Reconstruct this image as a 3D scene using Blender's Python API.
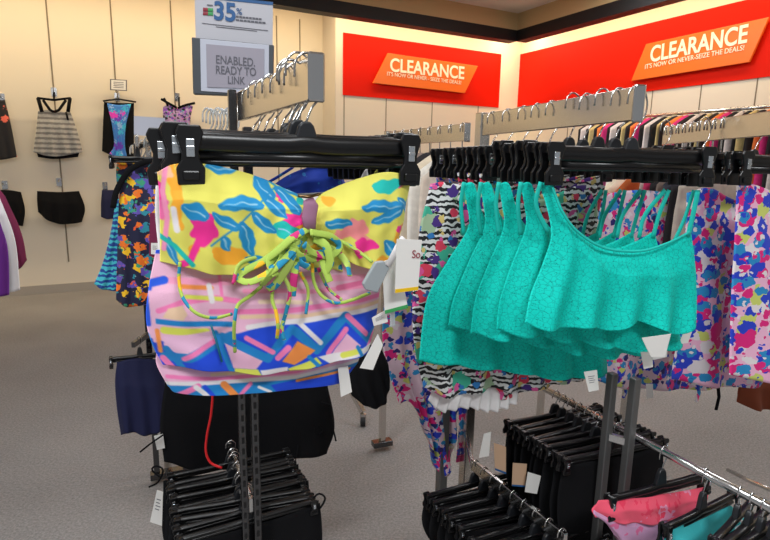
import bpy, math, random
import numpy as np
from mathutils import Vector, Matrix
random.seed(7); rng = np.random.default_rng(5)
for o in list(bpy.data.objects): bpy.data.objects.remove(o)
S = bpy.context.scene; C = S.collection
R = math.radians
# ------------------------------------------------------------------ camera
F = 556.0; PITCH = R(10.7); ROLL = R(1.1); CH = 1.5
FW = np.array([0, math.cos(PITCH), -math.sin(PITCH)]); UP = np.array([0, math.sin(PITCH), math.cos(PITCH)])
cam = bpy.data.objects.new('camera', bpy.data.cameras.new('camera')); C.objects.link(cam)
cam.data.sensor_width = 36; cam.data.lens = F / 770 * 36; cam.data.clip_start = .05
cam.matrix_world = Matrix.Translation((0, 0, CH)) @ Matrix.Rotation(R(90) - PITCH, 4, 'X') @ Matrix.Rotation(ROLL, 4, 'Z')
S.camera = cam
# ------------------------------------------------------------------ world, light, exposure
w = bpy.data.worlds.new('world'); S.world = w; w.use_nodes = True
w.node_tree.nodes['Background'].inputs[0].default_value = (.95, .97, 1, 1)
w.node_tree.nodes['Background'].inputs[1].default_value = .3
S.view_settings.view_transform = 'Standard'; S.view_settings.look = 'None'
S.view_settings.exposure = 0.0; S.view_settings.gamma = 1
def area(name, loc, sx, sy, energy, color=(1, 1, 1), rot=(0, 0, 0)):
    l = bpy.data.lights.new(name, 'AREA'); l.shape = 'RECTANGLE'; l.size = sx; l.size_y = sy; l.energy = energy; l.color = color
    o = bpy.data.objects.new(name, l); o.location = loc; o.rotation_euler = rot; C.objects.link(o); return o
for (x, y, e) in ((-1.8, -1.3, 75), (.9, -1.3, 75), (-.6, .6, 30), (-1.2, 2.4, 10), (.9, 3.4, 24), (3.4, 2.2, 26), (1.8, 5.6, 30)):
    area('ceiling_troffer_light', (x, y, 3.46), 1.2, .6, e, (.95, .98, 1), (0, 0, R(28)))

# ------------------------------------------------------------------ helpers
def s2l(c):
    c = np.array(c, float)[..., :3] / 255.
    return np.where(c <= .04045, c / 12.92, ((c + .055) / 1.055) ** 2.4)
def rgba(c): return (*[float(v) for v in s2l(c)], 1)
def ray(x, y):
    u = (x - 385) / F; v = -(y - 270) / F
    c, s = math.cos(ROLL), math.sin(ROLL)
    return FW + (c * u - s * v) * np.array([1, 0, 0]) + (s * u + c * v) * UP
def at(x, y, Y):
    d = ray(x, y); return Vector(np.array([0, 0, CH]) + d * (Y / d[1]))
def atz(x, y, z):
    d = ray(x, y); return Vector(np.array([0, 0, CH]) + d * ((z - CH) / d[2]))
def mat(name, c, rough=.6, metal=0, emit=None, noise=0, alpha=None, trans=0, bump=0, bscale=200, sheen=0, spec=None):
    m = bpy.data.materials.new(name); m.use_nodes = True; nt = m.node_tree; b = nt.nodes['Principled BSDF']
    b.inputs['Base Color'].default_value = rgba(c); b.inputs['Roughness'].default_value = rough; b.inputs['Metallic'].default_value = metal
    if spec is not None: b.inputs['Specular IOR Level'].default_value = spec
    if sheen: b.inputs['Sheen Weight'].default_value = sheen
    if trans: b.inputs['Transmission Weight'].default_value = trans
    if emit: b.inputs['Emission Color'].default_value = rgba(c); b.inputs['Emission Strength'].default_value = emit
    tc = nt.nodes.new('ShaderNodeTexCoord')
    n = nt.nodes.new('ShaderNodeTexNoise'); n.inputs['Scale'].default_value = bscale; n.inputs['Detail'].default_value = 4
    nt.links.new(tc.outputs['Object'], n.inputs['Vector'])
    if noise:
        mx = nt.nodes.new('ShaderNodeMix'); mx.data_type = 'RGBA'
        a = np.clip(np.array(c) * (1 - noise), 0, 255); d = np.clip(np.array(c) * (1 + noise), 0, 255)
        mx.inputs[6].default_value = rgba(a); mx.inputs[7].default_value = rgba(d)
        nt.links.new(n.outputs['Fac'], mx.inputs[0]); nt.links.new(mx.outputs[2], b.inputs['Base Color'])
    if bump:
        bp = nt.nodes.new('ShaderNodeBump'); bp.inputs['Strength'].default_value = bump; bp.inputs['Distance'].default_value = .002
        nt.links.new(n.outputs['Fac'], bp.inputs['Height']); nt.links.new(bp.outputs['Normal'], b.inputs['Normal'])
    return m
def fabric_attr(name):
    m = mat(name, (255, 255, 255), .75, bump=.25, bscale=900, sheen=.1); nt = m.node_tree
    a = nt.nodes.new('ShaderNodeVertexColor'); a.layer_name = 'print'
    nt.links.new(a.outputs['Color'], nt.nodes['Principled BSDF'].inputs['Base Color']); return m
def floral(name, base, layers, stripes=None, distort=.012, off=(0, 0, 0)):
    m = mat(name, base, .75, sheen=.1); nt = m.node_tree; N = nt.nodes; L = nt.links; b = N['Principled BSDF']
    tc = N.new('ShaderNodeTexCoord'); mp = N.new('ShaderNodeMapping'); mp.inputs['Location'].default_value = off
    mp.inputs['Scale'].default_value = (1, .25, 1)
    L.new(tc.outputs['Object'], mp.inputs['Vector'])
    nz = N.new('ShaderNodeTexNoise'); nz.inputs['Scale'].default_value = 60; L.new(mp.outputs[0], nz.inputs['Vector'])
    sub = N.new('ShaderNodeVectorMath'); sub.operation = 'SUBTRACT'; sub.inputs[1].default_value = (.5, .5, .5); L.new(nz.outputs['Color'], sub.inputs[0])
    sc = N.new('ShaderNodeVectorMath'); sc.operation = 'SCALE'; sc.inputs['Scale'].default_value = distort * 2; L.new(sub.outputs[0], sc.inputs[0])
    ad = N.new('ShaderNodeVectorMath'); ad.operation = 'ADD'; L.new(mp.outputs[0], ad.inputs[0]); L.new(sc.outputs[0], ad.inputs[1])
    cur = N.new('ShaderNodeRGB'); cur.outputs[0].default_value = rgba(base); cur = cur.outputs[0]
    def mixin(fac, col):
        nonlocal cur
        mx = N.new('ShaderNodeMix'); mx.data_type = 'RGBA'; L.new(fac, mx.inputs[0]); L.new(cur, mx.inputs[6]); mx.inputs[7].default_value = rgba(col); cur = mx.outputs[2]
    def math_(op, a, bv):
        n = N.new('ShaderNodeMath'); n.operation = op
        if isinstance(a, (int, float)): n.inputs[0].default_value = a
        else: L.new(a, n.inputs[0])
        if isinstance(bv, (int, float)): n.inputs[1].default_value = bv
        else: L.new(bv, n.inputs[1])
        return n.outputs[0]
    if stripes:
        ax, freq, duty, col = stripes
        sp = N.new('ShaderNodeSeparateXYZ'); L.new(ad.outputs[0], sp.inputs[0])
        s = math_('MULTIPLY', sp.outputs[ax], freq * 6.2832); s = math_('SINE', s, 0); s = math_('GREATER_THAN', s, duty); mixin(s, col)
    for i, (scale, thr, prob, col) in enumerate(layers):
        v = N.new('ShaderNodeTexVoronoi'); v.inputs['Scale'].default_value = scale
        m2 = N.new('ShaderNodeVectorMath'); m2.operation = 'ADD'; m2.inputs[1].default_value = (i * 3.1, i * 1.7, i * 2.3)
        L.new(ad.outputs[0], m2.inputs[0]); L.new(m2.outputs[0], v.inputs['Vector'])
        near = math_('LESS_THAN', v.outputs['Distance'], thr)
        sx = N.new('ShaderNodeSeparateColor'); L.new(v.outputs['Color'], sx.inputs[0])
        sel = math_('LESS_THAN', sx.outputs[0], prob); mixin(math_('MULTIPLY', near, sel), col)
    L.new(cur, b.inputs['Base Color']); return m
# materials
M = {}
M['wall'] = mat('painted_wall', (232, 222, 204), .85, bump=.1, bscale=60)
M['wallgrey'] = mat('grey_cream_wall', (214, 203, 188), .85, bump=.1, bscale=60)
M['seam'] = mat('seam_grey', (128, 116, 98), .7)
M['base'] = mat('baseboard_grey', (172, 164, 154), .7)
M['ceil'] = mat('ceiling_tile', (222, 210, 200), .9, bump=.2, bscale=90)
M['fascia'] = mat('brown_fascia', (196, 168, 122), .7)
M['black'] = mat('black_trim', (18, 17, 18), .6)
M['plastic'] = mat('black_plastic', (14, 14, 16), .28)
M['plastic2'] = mat('charcoal_plastic', (34, 36, 40), .35)
M['chrome'] = mat('chrome', (205, 205, 205), .16, 1)
M['steel'] = mat('brushed_steel', (214, 210, 204), .22, 1)
M['spring'] = mat('bright_spring', (215, 222, 228), .25, 1)
M['grey'] = mat('grey_post_metal', (120, 120, 120), .42, .7)
M['gun'] = mat('dark_chrome', (96, 96, 98), .22, 1)
M['darkfab'] = mat('black_fabric', (14, 14, 17), .9, bump=.3, bscale=500, spec=.2)
M['navy'] = mat('navy_fabric', (20, 25, 68), .8, bump=.3, bscale=400)
M['red'] = mat('red_vinyl', (228, 26, 0), .6, spec=.15)
M['orange'] = mat('orange_plaque', (244, 116, 34), .45)
M['white'] = mat('white_card', (236, 234, 230), .6)
M['tan'] = mat('tan_card', (205, 170, 140), .6)
M['lens'] = mat('letter_white', (255, 248, 225), .5)
M['blueink'] = mat('blue_ink', (36, 92, 150), .5)
M['redink'] = mat('maroon_ink', (150, 40, 60), .5)
M['greenink'] = mat('green_ink', (60, 160, 90), .5)
M['yellowink'] = mat('yellow_ink', (240, 195, 20), .5)
M['greyink'] = mat('grey_ink', (98, 98, 108), .5)
M['poster'] = mat('poster_paper', (196, 196, 204), .5)
M['screen'] = mat('screen_grey', (150, 146, 158), .35, emit=.18)
M['bezel'] = mat('pale_bezel', (196, 200, 214), .4)
M['frame'] = mat('charcoal_frame', (70, 76, 82), .45)
M['redcord'] = mat('red_cord', (225, 22, 30), .5)
M['sectag'] = mat('grey_security_tag', (160, 168, 172), .35)
M['clear'] = mat('clear_plastic', (222, 228, 230), .15, trans=.6)
M['yellow'] = fabric_attr('yellow_leaf_print')
M['geo'] = fabric_attr('zigzag_print')
M['brown'] = mat('rust_fabric', (128, 58, 28), .85, bump=.3)
M['purple'] = mat('purple_fabric', (92, 22, 120), .8, bump=.2)
M['maroon'] = mat('maroon_fabric', (122, 30, 72), .8, bump=.2)
M['whitefab'] = mat('white_fabric', (232, 228, 228), .8, bump=.2)
M['aqua'] = mat('aqua_fabric', (60, 190, 196), .75, bump=.2, bscale=120)
M['rubber'] = mat('dark_rubber', (30, 30, 30), .6)
PK, BL, LB, LM, WT = (226, 28, 124), (34, 62, 200), (34, 140, 200), (206, 214, 110), (232, 222, 226)
M['pinkflor'] = floral('pink_blue_floral', (242, 184, 212), [(20, .52, .75, WT), (22, .48, .45, LM), (20, .5, .45, PK), (25, .5, .45, BL), (28, .46, .4, LB), (38, .44, .3, PK), (42, .44, .35, BL), (56, .38, .25, WT)])
M['pinkflor2'] = floral('blue_magenta_floral', (226, 196, 210), [(30, .5, .6, PK), (34, .5, .55, BL), (38, .46, .45, LB), (34, .4, .3, LM), (44, .42, .35, (40, 30, 110)), (42, .4, .3, WT)], off=(.3, 0, .2))
M['stripe'] = floral('striped_tropical', (226, 226, 226), [(17, .42, .36, (60, 180, 150)), (18, .42, .3, (170, 196, 160)), (26, .42, .36, (72, 40, 130)), (28, .42, .28, (226, 60, 90)), (38, .42, .3, (232, 90, 160)), (40, .36, .3, (40, 120, 190)), (46, .36, .2, (226, 200, 120))], stripes=(2, 72, 0, (16, 16, 20)), distort=.012)
M['tropic'] = floral('navy_tropical', (20, 22, 58), [(22, .44, .5, (40, 140, 160)), (24, .44, .4, (246, 120, 30)), (30, .42, .4, (250, 196, 30)), (28, .38, .35, (100, 80, 180)), (40, .34, .3, (60, 160, 120)), (44, .28, .25, (230, 90, 40))], distort=.02)
M['bluestripe'] = floral('blue_striped', (24, 70, 150), [], stripes=(2, 55, .1, (70, 190, 205)), distort=.012)
M['swirl'] = floral('swirl_print', (236, 232, 236), [(12, .45, .4, (70, 130, 210)), (14, .42, .3, (244, 160, 90)), (22, .4, .25, (244, 120, 180)), (30, .35, .2, LM)], distort=.03)
M['dots'] = floral('blue_dotted', (22, 66, 190), [(58, .26, .9, (40, 130, 210))], distort=0)
M['graystripe'] = floral('grey_striped', (176, 174, 170), [(60, .3, .3, (150, 150, 150))], stripes=(2, 19, .1, (118, 116, 116)), distort=.008)
M['tiedye'] = floral('tie_dye', (60, 130, 215), [(14, .5, .5, (60, 190, 230)), (10, .5, .4, (110, 60, 200)), (12, .46, .35, (230, 60, 200)), (16, .4, .3, (150, 190, 240))], distort=.05)
M['purpflor'] = floral('purple_black_print', (180, 150, 200), [(26, .46, .6, (130, 70, 190)), (30, .42, .5, (24, 20, 34)), (36, .36, .3, (230, 110, 200)), (44, .36, .2, (60, 190, 200))], distort=.02)
M['pinkcam'] = floral('coral_camo', (255, 92, 120), [(22, .45, .4, (244, 150, 184)), (26, .42, .35, (250, 60, 96))], distort=.03)
M['lilac'] = floral('lilac_print', (214, 160, 200), [(40, .4, .4, (230, 110, 160))], distort=.02)
M['tie'] = floral('lime_tie_print', (172, 202, 84), [(60, .5, .34, (20, 140, 180)), (54, .5, .2, (206, 40, 120)), (48, .46, .16, (246, 190, 30))], distort=.01)
M['tie2'] = floral('teal_tie_print', (180, 206, 96), [(40, .5, .6, (20, 140, 180)), (46, .46, .3, (206, 40, 120))], distort=.02)
M['coralblack'] = floral('black_coral', (20, 18, 24), [(10, .4, .45, (240, 110, 90))], distort=.02)
def lace():
    m = mat('teal_lace', (4, 190, 174), .75, spec=.25); nt = m.node_tree; N = nt.nodes; L = nt.links; b = N['Principled BSDF']
    tc = N.new('ShaderNodeTexCoord'); mp = N.new('ShaderNodeMapping'); mp.inputs['Scale'].default_value = (1, .2, 1); L.new(tc.outputs['Object'], mp.inputs[0])
    v = N.new('ShaderNodeTexVoronoi'); v.inputs['Scale'].default_value = 105; v.feature = 'DISTANCE_TO_EDGE'; L.new(mp.outputs[0], v.inputs['Vector'])
    v2 = N.new('ShaderNodeTexVoronoi'); v2.inputs['Scale'].default_value = 240; L.new(mp.outputs[0], v2.inputs['Vector'])
    r1 = N.new('ShaderNodeMapRange'); r1.inputs[1].default_value = .02; r1.inputs[2].default_value = .12; L.new(v.outputs['Distance'], r1.inputs[0])
    r2 = N.new('ShaderNodeMapRange'); r2.inputs[1].default_value = .14; r2.inputs[2].default_value = .34; L.new(v2.outputs['Distance'], r2.inputs[0])
    ad = N.new('ShaderNodeMath'); ad.operation = 'MULTIPLY_ADD'; ad.inputs[1].default_value = .42; L.new(r1.outputs[0], ad.inputs[0])
    h = N.new('ShaderNodeMath'); h.operation = 'MULTIPLY'; h.inputs[1].default_value = .52; L.new(r2.outputs[0], h.inputs[0]); L.new(h.outputs[0], ad.inputs[2])
    rp = N.new('ShaderNodeValToRGB'); rp.color_ramp.elements[0].position = .0; rp.color_ramp.elements[0].color = rgba((0, 120, 114)); rp.color_ramp.elements[1].position = .8; rp.color_ramp.elements[1].color = rgba((6, 214, 198))
    L.new(ad.outputs[0], rp.inputs[0]); L.new(rp.outputs[0], b.inputs['Base Color'])
    bp = N.new('ShaderNodeBump'); bp.inputs['Strength'].default_value = .35; bp.inputs['Distance'].default_value = .001
    L.new(ad.outputs[0], bp.inputs['Height']); L.new(bp.outputs[0], b.inputs['Normal']); return m
M['teal'] = lace(); M['tealplain'] = mat('teal_strap', (10, 196, 182), .7, bump=.3, bscale=500)
def carpet():
    m = mat('carpet', (132, 125, 118), .95); nt = m.node_tree; N = nt.nodes; L = nt.links; b = N['Principled BSDF']
    tc = N.new('ShaderNodeTexCoord'); n1 = N.new('ShaderNodeTexNoise'); n1.inputs['Scale'].default_value = 90; n1.inputs['Detail'].default_value = 8; n1.inputs['Roughness'].default_value = .8
    n2 = N.new('ShaderNodeTexNoise'); n2.inputs['Scale'].default_value = 1.2
    L.new(tc.outputs['Object'], n1.inputs[0]); L.new(tc.outputs['Object'], n2.inputs[0])
    ma = N.new('ShaderNodeMath'); ma.operation = 'MULTIPLY_ADD'; ma.inputs[1].default_value = .25; L.new(n2.outputs[0], ma.inputs[0]); L.new(n1.outputs[0], ma.inputs[2])
    rp = N.new('ShaderNodeValToRGB'); rp.color_ramp.elements[0].position = .4; rp.color_ramp.elements[0].color = rgba((99, 97, 96)); rp.color_ramp.elements[1].position = .85; rp.color_ramp.elements[1].color = rgba((178, 174, 172))
    L.new(ma.outputs[0], rp.inputs[0]); L.new(rp.outputs[0], b.inputs['Base Color'])
    bp = N.new('ShaderNodeBump'); bp.inputs['Strength'].default_value = .6; bp.inputs['Distance'].default_value = .006; L.new(n1.outputs[0], bp.inputs['Height']); L.new(bp.outputs[0], b.inputs['Normal'])
    return m
M['carpet'] = carpet()
_cm = {}
def cmat(c):
    if c not in _cm: _cm[c] = mat('garment_fabric', c, .8, noise=.12, bscale=40, bump=.2)
    return _cm[c]

def tag(o, label=None, cat=None, group=None, kind=None):
    if label: o['label'] = label
    if cat: o['category'] = cat
    if group: o['group'] = group
    if kind: o['kind'] = kind
    return o
def link(name, verts, faces, m, parent=None, smooth=True, bevel=0, sub=0):
    me = bpy.data.meshes.new(name); me.from_pydata([tuple(v) for v in verts], [], faces); me.materials.append(m)
    if smooth: me.polygons.foreach_set('use_smooth', [True] * len(me.polygons))
    me.update(); o = bpy.data.objects.new(name, me); C.objects.link(o)
    if parent: o.parent = parent
    if bevel:
        b = o.modifiers.new('bevel', 'BEVEL'); b.width = bevel; b.segments = 2; b.limit_method = 'ANGLE'
    if sub:
        b = o.modifiers.new('sub', 'SUBSURF'); b.levels = sub; b.render_levels = sub
    return o
class MB:
    def __init__(s): s.v = []; s.f = []
    def box(s, c, d, r=None, taper=1):
        c = Vector(c); r = r or Matrix.Identity(3); n = len(s.v)
        for z in (-1, 1):
            k = taper if z < 0 else 1
            for x, y in ((-1, -1), (1, -1), (1, 1), (-1, 1)): s.v.append(c + r @ Vector((x * d[0] / 2 * k, y * d[1] / 2 * k, z * d[2] / 2)))
        s.f += [(n+3, n+2, n+1, n), (n+4, n+5, n+6, n+7), (n, n+1, n+5, n+4), (n+1, n+2, n+6, n+5), (n+2, n+3, n+7, n+6), (n+3, n, n+4, n+7)]
        return s
    def beam(s, a, b, wd, h):   # box from a to b, centre line, width wd (horizontal) height h
        a, b = Vector(a), Vector(b); x = (b - a).normalized(); y = Vector((0, 0, 1)).cross(x).normalized(); z = x.cross(y)
        return s.box((a + b) / 2, ((b - a).length, wd, h), Matrix((x, y, z)).transposed())
    def prism(s, pts, ext):     # polygon (3D points) extruded by vector
        n = len(s.v); k = len(pts); ext = Vector(ext)
        s.v += [Vector(p) for p in pts] + [Vector(p) + ext for p in pts]
        s.f += [tuple(range(n, n + k)), tuple(range(n + 2 * k - 1, n + k - 1, -1))]
        s.f += [(n + i, n + k + i, n + k + (i + 1) % k, n + (i + 1) % k) for i in range(k)]; return s
    def tube(s, pts, r, n=8, flat=None, ref=(0, -1, 0)):   # flat: thickness radius along ref
        pts = [Vector(p) for p in pts]; b = len(s.v); ref = Vector(ref)
        for i, p in enumerate(pts):
            t = (pts[min(i + 1, len(pts) - 1)] - pts[max(i - 1, 0)]).normalized()
            u = t.cross(ref)
            if u.length < .05: u = t.cross(Vector((1, 0, 0.3)))
            u.normalize(); w_ = u.cross(t).normalized()
            rr = r[i] if hasattr(r, '__len__') else r; r2 = flat if flat else rr
            for k in range(n):
                a = 2 * math.pi * k / n; s.v.append(p + u * (rr * math.cos(a)) + w_ * (r2 * math.sin(a)))
        for i in range(len(pts) - 1):
            for k in range(n):
                q = b + i * n; s.f.append((q + k, q + (k + 1) % n, q + n + (k + 1) % n, q + n + k))
        s.f.append(tuple(range(b + n - 1, b - 1, -1))); e = b + (len(pts) - 1) * n; s.f.append(tuple(range(e, e + n))); return s
    def build(s, name, m, parent=None, bevel=0, smooth=False): return link(name, s.v, s.f, m, parent, smooth, bevel)
def smooth_pts(p, n=24):
    p = np.array([list(q) for q in p], float)
    if len(p) < 3:
        t = np.linspace(0, 1, n)[:, None]; return p[0] * (1 - t) + p[-1] * t
    q = np.vstack([2 * p[0] - p[1], p, 2 * p[-1] - p[-2]]); out = []
    d = np.linalg.norm(np.diff(p, axis=0), axis=1); cum = np.concatenate([[0], np.cumsum(d)])
    for tt in np.linspace(0, cum[-1], n):
        i = min(max(np.searchsorted(cum, tt, side='right') - 1, 0), len(p) - 2); t = (tt - cum[i]) / max(d[i], 1e-9)
        a, b, c, e = q[i], q[i+1], q[i+2], q[i+3]
        out.append(.5 * ((2*b) + (-a + c) * t + (2*a - 5*b + 4*c - e) * t*t + (-a + 3*b - 3*c + e) * t**3))
    return np.array(out)
def empty(name, loc, rz=0, **k):
    o = bpy.data.objects.new(name, None); o.empty_display_size = .05; C.objects.link(o); o.location = loc; o.rotation_euler = (0, 0, rz); tag(o, **k); return o
kids = {}
def children(o): return [c for c in C.objects if c.parent == o]
def copy_tree(o, parent=None):
    c = o.copy(); C.objects.link(c)
    if parent: c.parent = parent
    for ch in [x for x in C.objects if x.parent == o]: copy_tree(ch, c)
    return c
def text(name, body, a, b, h, m, parent=None, out=(0, -1, 0), bold=.0, ext=.001, inv=None):
    """lettering running from point a to point b (baseline), cap height h"""
    cu = bpy.data.curves.new(name, 'FONT'); cu.body = body; cu.size = 1; cu.extrude = 0; cu.offset = bold
    t = bpy.data.objects.new(name, cu); C.objects.link(t); dg = bpy.context.evaluated_depsgraph_get()
    me = bpy.data.meshes.new_from_object(t.evaluated_get(dg)); C.objects.unlink(t); bpy.data.objects.remove(t)
    co = np.zeros(len(me.vertices) * 3); me.vertices.foreach_get('co', co); co = co.reshape(-1, 3)
    x0, x1 = co[:, 0].min(), co[:, 0].max(); y1 = co[:, 1].max(); y0 = 0
    a, b = Vector(a), Vector(b); ex = (b - a); out = Vector(out).normalized(); ez = out.cross(ex).normalized() * 1
    if ez.z < 0: ez = -ez
    new = [a + ex * ((p[0] - x0) / (x1 - x0)) + ez * (h * (p[1] - y0) / (y1 - y0)) + out * ext for p in co]
    fs = [tuple(p.vertices) for p in me.polygons]
    mb = MB(); n = len(new); mb.v = new + [p - out * ext for p in new]; mb.f = fs + [tuple(i + n for i in reversed(f)) for f in fs]
    edges = {}
    for f in fs:
        for i in range(len(f)):
            e = (f[i], f[(i + 1) % len(f)]); edges[e] = 1
    for (i, j) in edges:
        if (j, i) not in edges: mb.f.append((j, i, i + n, j + n))
    if inv is not None: mb.v = [inv @ Vector(p) for p in mb.v]
    return mb.build(name, m, parent)

# ------------------------------------------------------------------ setting
A28 = R(28); A62 = R(62)
dl = Vector((math.sin(A62), math.cos(A62), 0))       # along the left/back walls, left -> corner
dr = Vector((math.sin(A28), -math.cos(A28), 0))      # along the right wall, corner -> towards camera
nl = Vector((-math.cos(A62), math.sin(A62), 0))      # away from camera, behind left walls
PLEFT = 7.19; PSIGN = 6.76
def onplane(x, y, n, dist):
    d = Vector(ray(x, y)); c = Vector((0, 0, CH)); return c + d * ((dist - c.dot(n)) / d.dot(n))
corner = onplane(518, 100, nl, PSIGN); corner.z = 0
nr = Vector((math.cos(A28), math.sin(A28), 0)); PRIGHT = corner.dot(nr)
step = onplane(336, 100, nl, PSIGN); step.z = 0
HC = 3.5
def slab(name, a, b, z0, z1, thick, n, m, bevel=0, parent=None):
    mb = MB(); a, b = Vector(a), Vector(b); e = Vector(n) * thick
    mb.prism([(a.x, a.y, z0), (b.x, b.y, z0), (b.x, b.y, z1), (a.x, a.y, z1)], e)
    o = mb.build(name, m, parent, bevel); 
    if not parent: tag(o, kind='structure')
    return o
tag(MB().box((0, 4.5, -.05), (16, 17, .1)).build('floor', M['carpet']), kind='structure')
tag(MB().box((0, 4.5, HC + .05), (16, 17, .1)).build('ceiling', M['ceil']), kind='structure')
lf0 = step + nl * (PLEFT - PSIGN)                      # left wall passes behind the step
slab('wall_left', lf0 - dl * 7.5, lf0, 0, HC, .12, nl, M['wall'])
slab('wall_back', step, corner, 0, HC, .45, nl, M['wall'])
slab('wall_right', corner, corner + dr * 11, 0, HC, .12, nr, M['wall'])
slab('trim_10', step - dl * .01, step - dl * .01 + nl * .45, 0, HC, .01, dl, M['wallgrey'])
slab('baseboard_left', lf0 - dl * 7.5, lf0 - dl * .05, 0, .1, .012, -nl, M['base'])
slab('baseboard_back', step, corner - dl * .02, 0, .1, .012, -nl, M['base'])
slab('baseboard_right', corner + dr * .03, corner + dr * 11, 0, .1, .012, -nr, M['base'])
# slotted standards / panel seams in the walls
k = 1  # numbering of the trims
for px in (51, 114, 173, 277, 300):
    p = onplane(px, 60, nl, PLEFT); p.z = 0
    slab('trim_%d' % k, p - dl * .007, p + dl * .007, .35, 3.3, .004, -nl, M['seam']); k += 1
for px in (344, 386, 432, 478):
    p = onplane(px, 110, nl, PSIGN); p.z = 0
    slab('trim_%d' % k, p - dl * .005, p + dl * .005, .12, 2.42, .004, -nl, M['seam']); k += 1
for px in (570, 652, 700, 755):
    p = onplane(px, 100, nr, PRIGHT); p.z = 0
    slab('trim_%d' % k, p - dr * .005, p + dr * .005, .12, 2.42, .004, -nr, M['seam']); k += 1
# light valance: black lip and brown fascia hung in front of the walls, running round the corner
vd = .62
vc = corner - nl * vd - nr * vd
k = 20
for z0, z1, th, m in ((3.15, 3.29, .16, M['black']), (3.29, HC, .1, M['fascia'])):
    slab('trim_%d' % k, vc - dl * 9, vc, z0, z1, th, nl, m)
    slab('trim_%d' % (k + 1), vc + nl * 0 , vc + dr * 10, z0, z1, th, nr, m); k += 2
# valance lamps, behind the lip, washing the walls (warm)
def strip(a, b, n, name, e, dn=.42):
    mid = (a + b) / 2 - n * dn; L = (b - a).length
    ang = math.atan2((b - a).y, (b - a).x)
    o = area(name, (mid.x, mid.y, 3.42), L, .16, e, (1, .80, .50)); d = (n * .12 + Vector((0, 0, -1))).normalized()
    x = (b - a).normalized(); z = -d; y = z.cross(x)
    o.matrix_world = Matrix.Translation((mid.x, mid.y, 3.42)) @ Matrix((x, y, z)).transposed().to_4x4()
strip(lf0 - dl * 6.5, lf0, nl, 'valance_light', 74, .84)
strip(step, corner - dl * .1, nl, 'valance_light', 23)
strip(corner + dr * .1, corner + dr * 8, nr, 'valance_light', 64)

# ------------------------------------------------------------------ banners
def banner(nm, label, quad, plaque, head, sub, n, dist, along):
    pts = [onplane(x, y, n, dist) for x, y in quad]
    ztop = (pts[0].z + pts[1].z) / 2; zbot = (pts[2].z + pts[3].z) / 2
    a = pts[0]; b = pts[1]
    mb = MB(); mb.prism([(a.x, a.y, zbot), (b.x, b.y, zbot), (b.x, b.y, ztop), (a.x, a.y, ztop)], -n * .012)
    root = mb.build(nm, M['red']); tag(root, label=label, cat='sign')
    q = [onplane(x, y, n, dist - .06) for x, y in plaque]
    pl = MB().prism(q, n * .025).build('plaque', M['orange'], root, bevel=.003)
    for body, (x0, y0, x1, y1), h, bd in ((head[0], head[1], head[2], .022), (sub[0], sub[1], sub[2], .0)):
        text('lettering', body, onplane(x0, y0, n, dist - .062), onplane(x1, y1, n, dist - .062), h, M['lens'], pl, out=-n, bold=bd, ext=.003)
banner('wall_banner', 'red wall banner with orange CLEARANCE plaque, on the wall left of the corner', [(343, 33), (501, 54), (500, 107), (343, 96)], [(373, 83), (388, 53), (478, 66), (465, 93)],
       ('CLEARANCE', (390, 71, 464, 79), .165), ("IT'S NOW OR NEVER - SEIZE THE DEALS!", (387, 75.5, 461, 84.5), .05), nl, PSIGN, dl)
banner('wall_banner', 'long red wall banner with tilted orange CLEARANCE plaque, right of the corner', [(521, 55), (850, -26), (850, 66), (522, 107)], [(631, 81), (646, 44), (769, 17), (749, 62)],
       ('CLEARANCE', (650, 62, 747, 42), .17), ("IT'S NOW OR NEVER-SEIZE THE DEALS!", (645, 69, 744, 50), .05), nr, PRIGHT, dr)

# ------------------------------------------------------------------ frames and cloth
class Fr:
    """vertical plane of a hanger: origin at the rail top, local x along the hanger, y away from camera"""
    def __init__(s, loc, az): s.o = Vector(loc); s.rz = R(90 - az); s.ex = Vector((math.cos(s.rz), math.sin(s.rz), 0)); s.ey = Vector((-math.sin(s.rz), math.cos(s.rz), 0))
    def L(s, x, y, off=0):
        d = Vector(ray(x, y)); c = Vector((0, 0, CH)); o = s.o - s.ey * off
        p = c + d * ((o - c).dot(s.ey) / d.dot(s.ey)) - s.o
        return Vector((p.dot(s.ex), p.dot(s.ey), p.z))
def nz2(u, v, seed=0):
    r = np.random.default_rng(seed); o = 0
    for f in (1.3, 2.7, 4.9, 8.1):
        o = o + np.sin(u * f * 3 + r.uniform(0, 6) + 1.5 * np.sin(v * f + r.uniform(0, 6))) * np.sin(v * f * 2.1 + r.uniform(0, 6)) / f
    return o
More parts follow.
